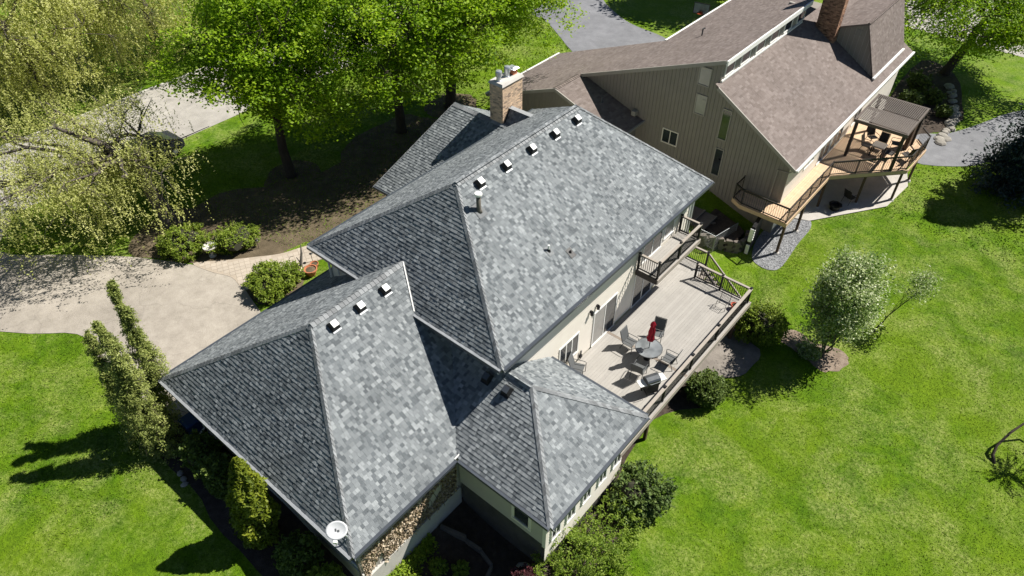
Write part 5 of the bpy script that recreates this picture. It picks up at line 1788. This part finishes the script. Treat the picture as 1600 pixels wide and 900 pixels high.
# dark timbers and flat stone of the sunken bed
rt = thing('retaining_edge', 'grey timber edging stepping down the dark bed below the garage wall', 'timber edging', (12, -3.2, .4))
tp_ = [(10.55, -3.35), (11.65, -3.05), (12.4, -2.98), (13.1, -3.15), (13.35, -3.95), (13.2, -4.6)]
for a, b in zip(tp_[:-1], tp_[1:]):
    z = max(gz(*a), gz(*b))
    for k in range(3):
        mb = MB(); mb.bar((a[0], a[1], z - .1 + k * .13), (b[0], b[1], z - .1 + k * .13), .12, .122); mb.build('timber', M_TIMB, rt)
mb = MB(); mb.lathe((0, 0, 0), [(.40, -.03), (.46, .04), (.42, .09), (.1, .11)], 9)
fs_ = mb.mesh('flat_stone', (0, 0, 0), M_STONE); o = bpy.data.objects.new('flat_stone', fs_); COL.objects.link(o); o.location = (14.25, -2.45, gz(14.25, -2.45) + .02); o.scale = (1.1, .85, 1)
tag(o, 'flat pale stone on the dark mulch at the corner of the low wing', 'stone')

# ------------------------------------------------------------------ front yard things
# brick walk: every paver its own piece
wk = thing('front_walk', 'tan paver walk curving from the driveway to the front door', 'walkway', (-6, 2, FRONT))
outl = smooth_poly([(-9.9, -1.3), (-8.8, -.15), (-7.8, 1.0), (-6.95, 2.1), (-6.5, 3.2), (-5.9, 4.6), (-4.4, 6.2), (-2.9, 6.4), (-3.4, 5.2), (-4.7, 3.9), (-5.15, 3.1), (-5.35, 1.9), (-5.7, .5), (-6.1, -.6), (-7.4, -.5), (-8.6, -.95)], 4)
SHEETS.append(outl)


def inside(p, poly):
    c = False
    j = len(poly) - 1
    for i in range(len(poly)):
        if (poly[i][1] > p[1]) != (poly[j][1] > p[1]) and p[0] < (poly[j][0] - poly[i][0]) * (p[1] - poly[i][1]) / (poly[j][1] - poly[i][1]) + poly[i][0]:
            c = not c
        j = i
    return c


mb = MB(); mb.prism(smooth_poly([(-10.0, -1.32), (-8.85, -.02), (-7.9, 1.12), (-7.05, 2.2), (-6.6, 3.3), (-6.0, 4.7), (-4.4, 6.35), (-2.8, 6.5), (-3.3, 5.1), (-4.6, 3.8), (-5.03, 3.1), (-5.22, 1.9), (-5.55, .5), (-6.0, -.72), (-7.4, -.64), (-8.6, -1.08)], 4), FRONT - .1, FRONT + .034); mb.build('joint_sand', mat('tan_joint_sand', (.40, .34, .275), (.33, .28, .22), scale=9), wk)
pvm = MB(); pvm.hexa([(-.138, -.138, 0), (.138, -.138, 0), (.138, .138, 0), (-.138, .138, 0), (-.132, -.132, .03), (.132, -.132, .03), (.132, .132, .03), (-.132, .132, .03)]); pvm = pvm.mesh('paver', (0, 0, 0), M_PAVER)
ca, sa = math.cos(R(64)), math.sin(R(64))
cnt = 0
for i in range(-30, 30):
    for j in range(-30, 30):
        x, y = i * .284, j * .284
        X, Y = -6.5 + x * ca - y * sa, 2.5 + x * sa + y * ca
        if inside((X, Y), outl) and cnt < 299:
            inst('paver', pvm, wk, (X, Y, FRONT + .012 + random.uniform(0, .006)), (0, 0, R(64))); cnt += 1


def pot(name, label, x, y, r, h, m, soil=True):
    z = gz(x, y)
    t = thing(name, label, 'pot', (x, y, z))
    mb = MB(); mb.lathe((x, y, z), [(r * .62, 0), (r * .95, h * .8), (r * 1.05, h * .82), (r * 1.05, h), (r * .9, h), (r * .86, h * .86)], 18); mb.build('pot', m, t)
    mb = MB(); mb.lathe((x, y, z + h * .85), [(r * .86, 0), (r * .3, .03)], 14); mb.build('soil', M_LITTER if soil else M_CONC, t)
    return t


pot('terracotta_pot', 'large terracotta pot beside the brick walk', -4.35, 2.25, .34, .42, M_TERRA)
pot('terracotta_pot', 'smaller reddish pot half hidden behind the large terracotta pot', -4.65, 2.72, .22, .32, M_TERRA)
pot('cream_planter', 'round cream basin planter next to the spreading yew', -5.0, 1.75, .34, .36, mat('cream_glaze', (.62, .54, .38), (.5, .42, .29), rough=.6))
bb = thing('birdbath', 'pale stone birdbath between the two spreading yews', 'birdbath', (-9.75, -.25, FRONT))
mb = MB(); mb.lathe((-9.75, -.25, FRONT), [(.2, 0), (.2, .06), (.09, .12), (.08, .5), (.14, .56), (.36, .64), (.38, .7), (.32, .69), (.1, .61)], 18); mb.build('basin', M_CONC, bb)
dw = thing('driftwood', 'bleached upright driftwood leaning between the pots', 'driftwood', (-4.95, 2.15, FRONT))
mb = MB(); mb.tube([(-4.9, 2.0, FRONT - .02), (-4.98, 2.15, FRONT + .5), (-5.1, 2.4, FRONT + 1.0), (-5.25, 2.55, FRONT + 1.4)], [.10, .085, .06, .02], 7); mb.tube([(-4.98, 2.15, FRONT + .5), (-5.2, 2.1, FRONT + .85)], [.05, .02], 6); mb.build('log', M_TIMB, dw)
gn = thing('garden_ornament', 'dark rounded garden ornament behind the cream basin', 'ornament', (-5.35, 1.95, FRONT))
mb = MB(); mb.lathe((-5.35, 1.95, FRONT), [(.15, 0), (.2, .12), (.12, .3), (.15, .4), (.1, .52), (.02, .56)], 12); mb.build('figure', M_BLACK, gn)
mb = MB(); mb.tube([(-5.3, 1.7, FRONT), (-5.3, 1.7, FRONT + .9), (-5.25, 1.8, FRONT + 1.05), (-5.2, 1.95, FRONT + 1.0)], .012, 6)
tag(mb.build('plant_hook', M_BLACK), 'thin black plant hook among the pots by the walk', 'plant hook')
for i, (x, y, lb) in enumerate(((-5.15, 2.95, 'short black path light between the brick walk and the large terracotta pot'), (-8.35, 1.75, 'small black path light at the end of the bigger spreading yew'))):
    pl = thing('path_light', lb, 'path light', (x, y, FRONT), group='path lights on the front walk')
    mb = MB(); mb.tube([(x, y, FRONT - .02), (x, y, FRONT + .55)], .014, 6); mb.build('stake', M_BLACK, pl)
    mb = MB(); mb.lathe((x, y, FRONT + .52), [(.03, 0), (.03, .05), (.10, .055), (.02, .12)], 10); mb.build('lamp_shade', M_BLACK, pl)
# wheelie bin by the garage wall
bn = thing('recycling_bin', 'blue wheeled bin in the shade behind the weeping spruces', 'bin', (.1, -7.42, FRONT))
mb = MB(); mb.hexa([(-.17, -7.67, FRONT + .06), (.37, -7.67, FRONT + .06), (.37, -7.17, FRONT + .06), (-.17, -7.17, FRONT + .06), (-.23, -7.74, FRONT + .98), (.43, -7.74, FRONT + .98), (.43, -7.12, FRONT + .98), (-.23, -7.12, FRONT + .98)]); mb.build('body', M_BLUE, bn)
mb = MB(); mb.hexa([(-.26, -7.78, FRONT + .985), (.46, -7.78, FRONT + .985), (.46, -7.09, FRONT + .985), (-.26, -7.09, FRONT + .985), (-.2, -7.7, FRONT + 1.06), (.4, -7.7, FRONT + 1.06), (.4, -7.15, FRONT + 1.06), (-.2, -7.15, FRONT + 1.06)]); mb.build('lid', M_BLUE, bn)
for x in (-.15, .35):
    mb = MB(); mb.tube([(x - .03, -7.14, FRONT + .1), (x + .03, -7.14, FRONT + .1)], .1, 12); mb.build('wheel', M_BLACK, bn)
gst = 'pale stones at the edge of the shaded bed'
for i, (x, y) in enumerate(((1.7, -9.0), (1.95, -9.12), (1.35, -8.95))):
    o = bpy.data.objects.new('rock', stm); COL.objects.link(o); o.location = (x, y, FRONT); o.scale = (.5, .4, .4); o.rotation_euler = (0, 0, i * 1.3)
    tag(o, ('small pale stone near the weeping spruces, middle of the row of three', 'small pale stone near the weeping spruces, the one farthest from their trunks', 'small pale stone near the weeping spruces, the one closest to their trunks')[i], 'rock', gst)

# basketball hoop by the neighbour driveway
bh = thing('basketball_hoop', 'basketball hoop behind the eave of the taupe house', 'basketball hoop', (-2.9, 40.9, FRONT))
mb = MB(); mb.tube([(-2.9, 41.1, FRONT), (-2.9, 41.1, FRONT + 2.5), (-2.75, 40.5, FRONT + 3.2)], .06, 8); mb.build('pole', M_BLACK, bh)
mb = MB(); mb.obox((-2.72, 40.3, FRONT + 3.25), (1.2, .04, .80), R(10)); mb.build('backboard', glassmat('smoked_acrylic', (.10, .13, .13), .15, .5), bh)
mb = MB()
for (a, b) in (((-.62, -.42), (.62, -.42)), ((-.62, .42), (.62, .42)), ((-.62, -.42), (-.62, .42)), ((.62, -.42), (.62, .42))):
    mb.bar((-2.72 + a[0] * .985, 40.3 + a[0] * .17, FRONT + 3.25 + a[1]), (-2.72 + b[0] * .985, 40.3 + b[0] * .17, FRONT + 3.25 + b[1]), .05, .05)
mb.build('board_frame', M_BLACK, bh)
mb = MB(); mb.lathe((-2.67, 40.02, FRONT + 2.98), [(.20, 0), (.24, .0), (.24, .03), (.20, .03)], 16); mb.obox((-2.69, 40.2, FRONT + 3.0), (.2, .14, .12), R(10)); mb.build('rim', mat('orange_rim', (.62, .11, .04), (.5, .08, .03), rough=.5), bh)

# parked car under the locust ------------------------------------------------
car = thing('parked_car', 'dark parked car half hidden under the honey locust on the street', 'car', (-21.3, 2.5, FRONT + .014), R(92), local=True)
M_PAINT = mat('charcoal_car_paint', (.03, .034, .042), (.025, .028, .035), scale=2, rough=.22, spec=.7)
prof = [(-2.25, .42), (-2.28, .72), (-2.1, .86), (-1.2, .95), (-.55, 1.42), (.9, 1.46), (1.75, 1.0), (2.22, .92), (2.25, .45), (1.9, .30), (-1.9, .30)]
def carbody(w0, pr, inset=.0):
    m_ = MB(); n_ = len(pr); vs_ = []
    for s_, ww in ((-1, w0), (1, w0)):
        for x_, z_ in pr:
            k_ = 1 - max(0, (z_ - .95)) * .32
            vs_.append((x_, s_ * ww * k_, z_))
    m_.add(vs_, [tuple(range(n_ - 1, -1, -1)), tuple(range(n_, 2 * n_))] + [(i, (i + 1) % n_, n_ + (i + 1) % n_, n_ + i) for i in range(n_)])
    return m_
body = carbody(.90, prof).build('body', M_PAINT, car)
g = MB(); g.hexa([(-1.17, -.83, .99), (-.60, -.74, 1.40), (-.60, .74, 1.40), (-1.17, .83, .99), (-1.20, -.83, 1.01), (-.63, -.74, 1.42), (-.63, .74, 1.42), (-1.20, .83, 1.01)]); g.build('windscreen', M_GLASS, body)
g = MB(); g.hexa([(1.70, -.81, 1.03), (.95, -.73, 1.44), (.95, .73, 1.44), (1.70, .81, 1.03), (1.73, -.81, 1.05), (.98, -.73, 1.46), (.98, .73, 1.46), (1.73, .81, 1.05)]); g.build('rear_window', M_GLASS, body)
for s_ in (-1, 1):
    g = MB(); g.extr([(-1.0, s_ * .90, 1.0), (1.5, s_ * .90, 1.02), (.85, s_ * .785, 1.38), (-.55, s_ * .785, 1.36)], (0, s_ * .012, 0)); g.build('side_window', M_GLASS, body)
    g = MB(); g.obox((-2.2, s_ * .62, .74), (.14, .36, .14)); g.build('headlight', M_WHITE, car)
    g = MB(); g.obox((2.22, s_ * .66, .78), (.1, .3, .14)); g.build('tail_light', M_RED, car)
    for x_ in (-1.42, 1.42):
        g = MB(); g.tube([(x_, s_ * .72, .33), (x_, s_ * .93, .33)], .33, 18); wh = g.build('wheel', M_BLACK, car)
        g = MB(); g.tube([(x_, s_ * .90, .33), (x_, s_ * .942, .33)], .2, 14); g.build('rim', M_STEEL, wh)
bc = thing('bench', 'pale slatted bench glimpsed under the honey locust sprays', 'bench', (-20.6, -1.2, FRONT))
for k in range(4):
    mb = MB(); mb.box(-20.9 + k * .13, -1.9, FRONT + .44, -20.8 + k * .13, -.6, FRONT + .47); mb.build('slat', M_WHITE, bc)
for y in (-1.8, -.7):
    mb = MB(); mb.box(-20.9, y, FRONT, -20.84, y + .06, FRONT + .44); mb.box(-20.48, y, FRONT, -20.42, y + .06, FRONT + .44); mb.build('leg', M_BLACK, bc)

# gravel chips and litter as loose stuff
def scatter_chips(name, poly, n, size, m, z=.03):
    xs_ = [p[0] for p in poly]; ys_ = [p[1] for p in poly]
    pts = []
    while len(pts) < n:
        p = (random.uniform(min(xs_), max(xs_)), random.uniform(min(ys_), max(ys_)))
        if inside(p, poly):
            pts.append((p[0], p[1], gz(*p) + z + size * .2))
    v, f = leaf_quads(np.array(pts), size, .9, .8)
    return fastmesh(name, v, f, rng.uniform(0, 1, n), m, None)


M_CHIP = mat('gravel_chip', (.42, .43, .44), (.22, .225, .235), scale=8, rough=.9, tone=[(0, (.4,) * 3), (1, (1.3,) * 3)])
scatter_chips('gravel', [(12.3, 20.95), (13.0, 20.45), (13.75, 20.55), (14.05, 21.3), (13.9, 23.8), (13.85, 25.8), (13.3, 26.6), (12.0, 26), (11.8, 23)], 5200, .038, M_CHIP)

# short grass on the lawns the camera sees: one mass of blades
def in_poly_np(px, py, poly):
    c = np.zeros(len(px), bool)
    j = len(poly) - 1
    for i in range(len(poly)):
        xi, yi = poly[i]; xj, yj = poly[j]
        cond = ((yi > py) != (yj > py)) & (px < (xj - xi) * (py - yi) / ((yj - yi) if abs(yj - yi) > 1e-9 else 1e-9) + xi)
        c ^= cond
        j = i
    return c


def blades(x0, y0, x1, y1, dens, size):
    n = int((x1 - x0) * (y1 - y0) * dens)
    px, py = rng.uniform(x0, x1, n), rng.uniform(y0, y1, n)
    ok = np.ones(n, bool)
    for poly in SHEETS + [[(-.6, -7.1), (10.5, -7.1), (10.5, 15.2), (.5, 15.2), (.5, 17.5), (-4.3, 17.5), (-4.3, 7.9), (-.6, 7.9)], [(10.3, -2), (14.8, -2), (14.8, 14.5), (10.3, 14.5)],
                          [(-8, 21), (12.3, 21), (12.3, 44), (-8, 44)], [(4.5, 17.5), (11.6, 17.8), (11.6, 22.2), (4.5, 22.6)]]:
        ok &= ~in_poly_np(px, py, poly)
    px, py = px[ok], py[ok]
    n = len(px)
    pz = np.array([gz(a, b) for a, b in zip(px, py)])
    a = rng.uniform(0, 6.283, n); s_ = size * rng.uniform(.6, 1.4, n)
    w_ = s_ * .30
    ln = rng.uniform(.2, .9, n) * s_; la = rng.uniform(0, 6.283, n)
    b0 = np.stack([px - np.cos(a) * w_, py - np.sin(a) * w_, pz - .005], 1)
    b1 = np.stack([px + np.cos(a) * w_, py + np.sin(a) * w_, pz - .005], 1)
    tp = np.stack([px + np.cos(la) * ln, py + np.sin(la) * ln, pz + s_ * .5], 1)
    return np.stack([b0, b1, tp], 1).reshape(-1, 3), rng.uniform(.02, 1, n)


parts_ = [blades(14, -6, 34, 30, 230, .062), blades(10.5, 14.4, 15, 24, 230, .062), blades(14, 30, 30, 44, 90, .11), blades(-10, -18, 14.5, -6.8, 230, .062), blades(-20, -14, 1, 24, 90, .10), blades(-20, 24, -3, 42, 60, .13)]
gvv = np.concatenate([p[0] for p in parts_]); gtt = np.concatenate([p[1] for p in parts_])
go2 = fastmesh('grass', gvv, np.arange(len(gvv)).reshape(-1, 3), gtt, M_GRASS, None)
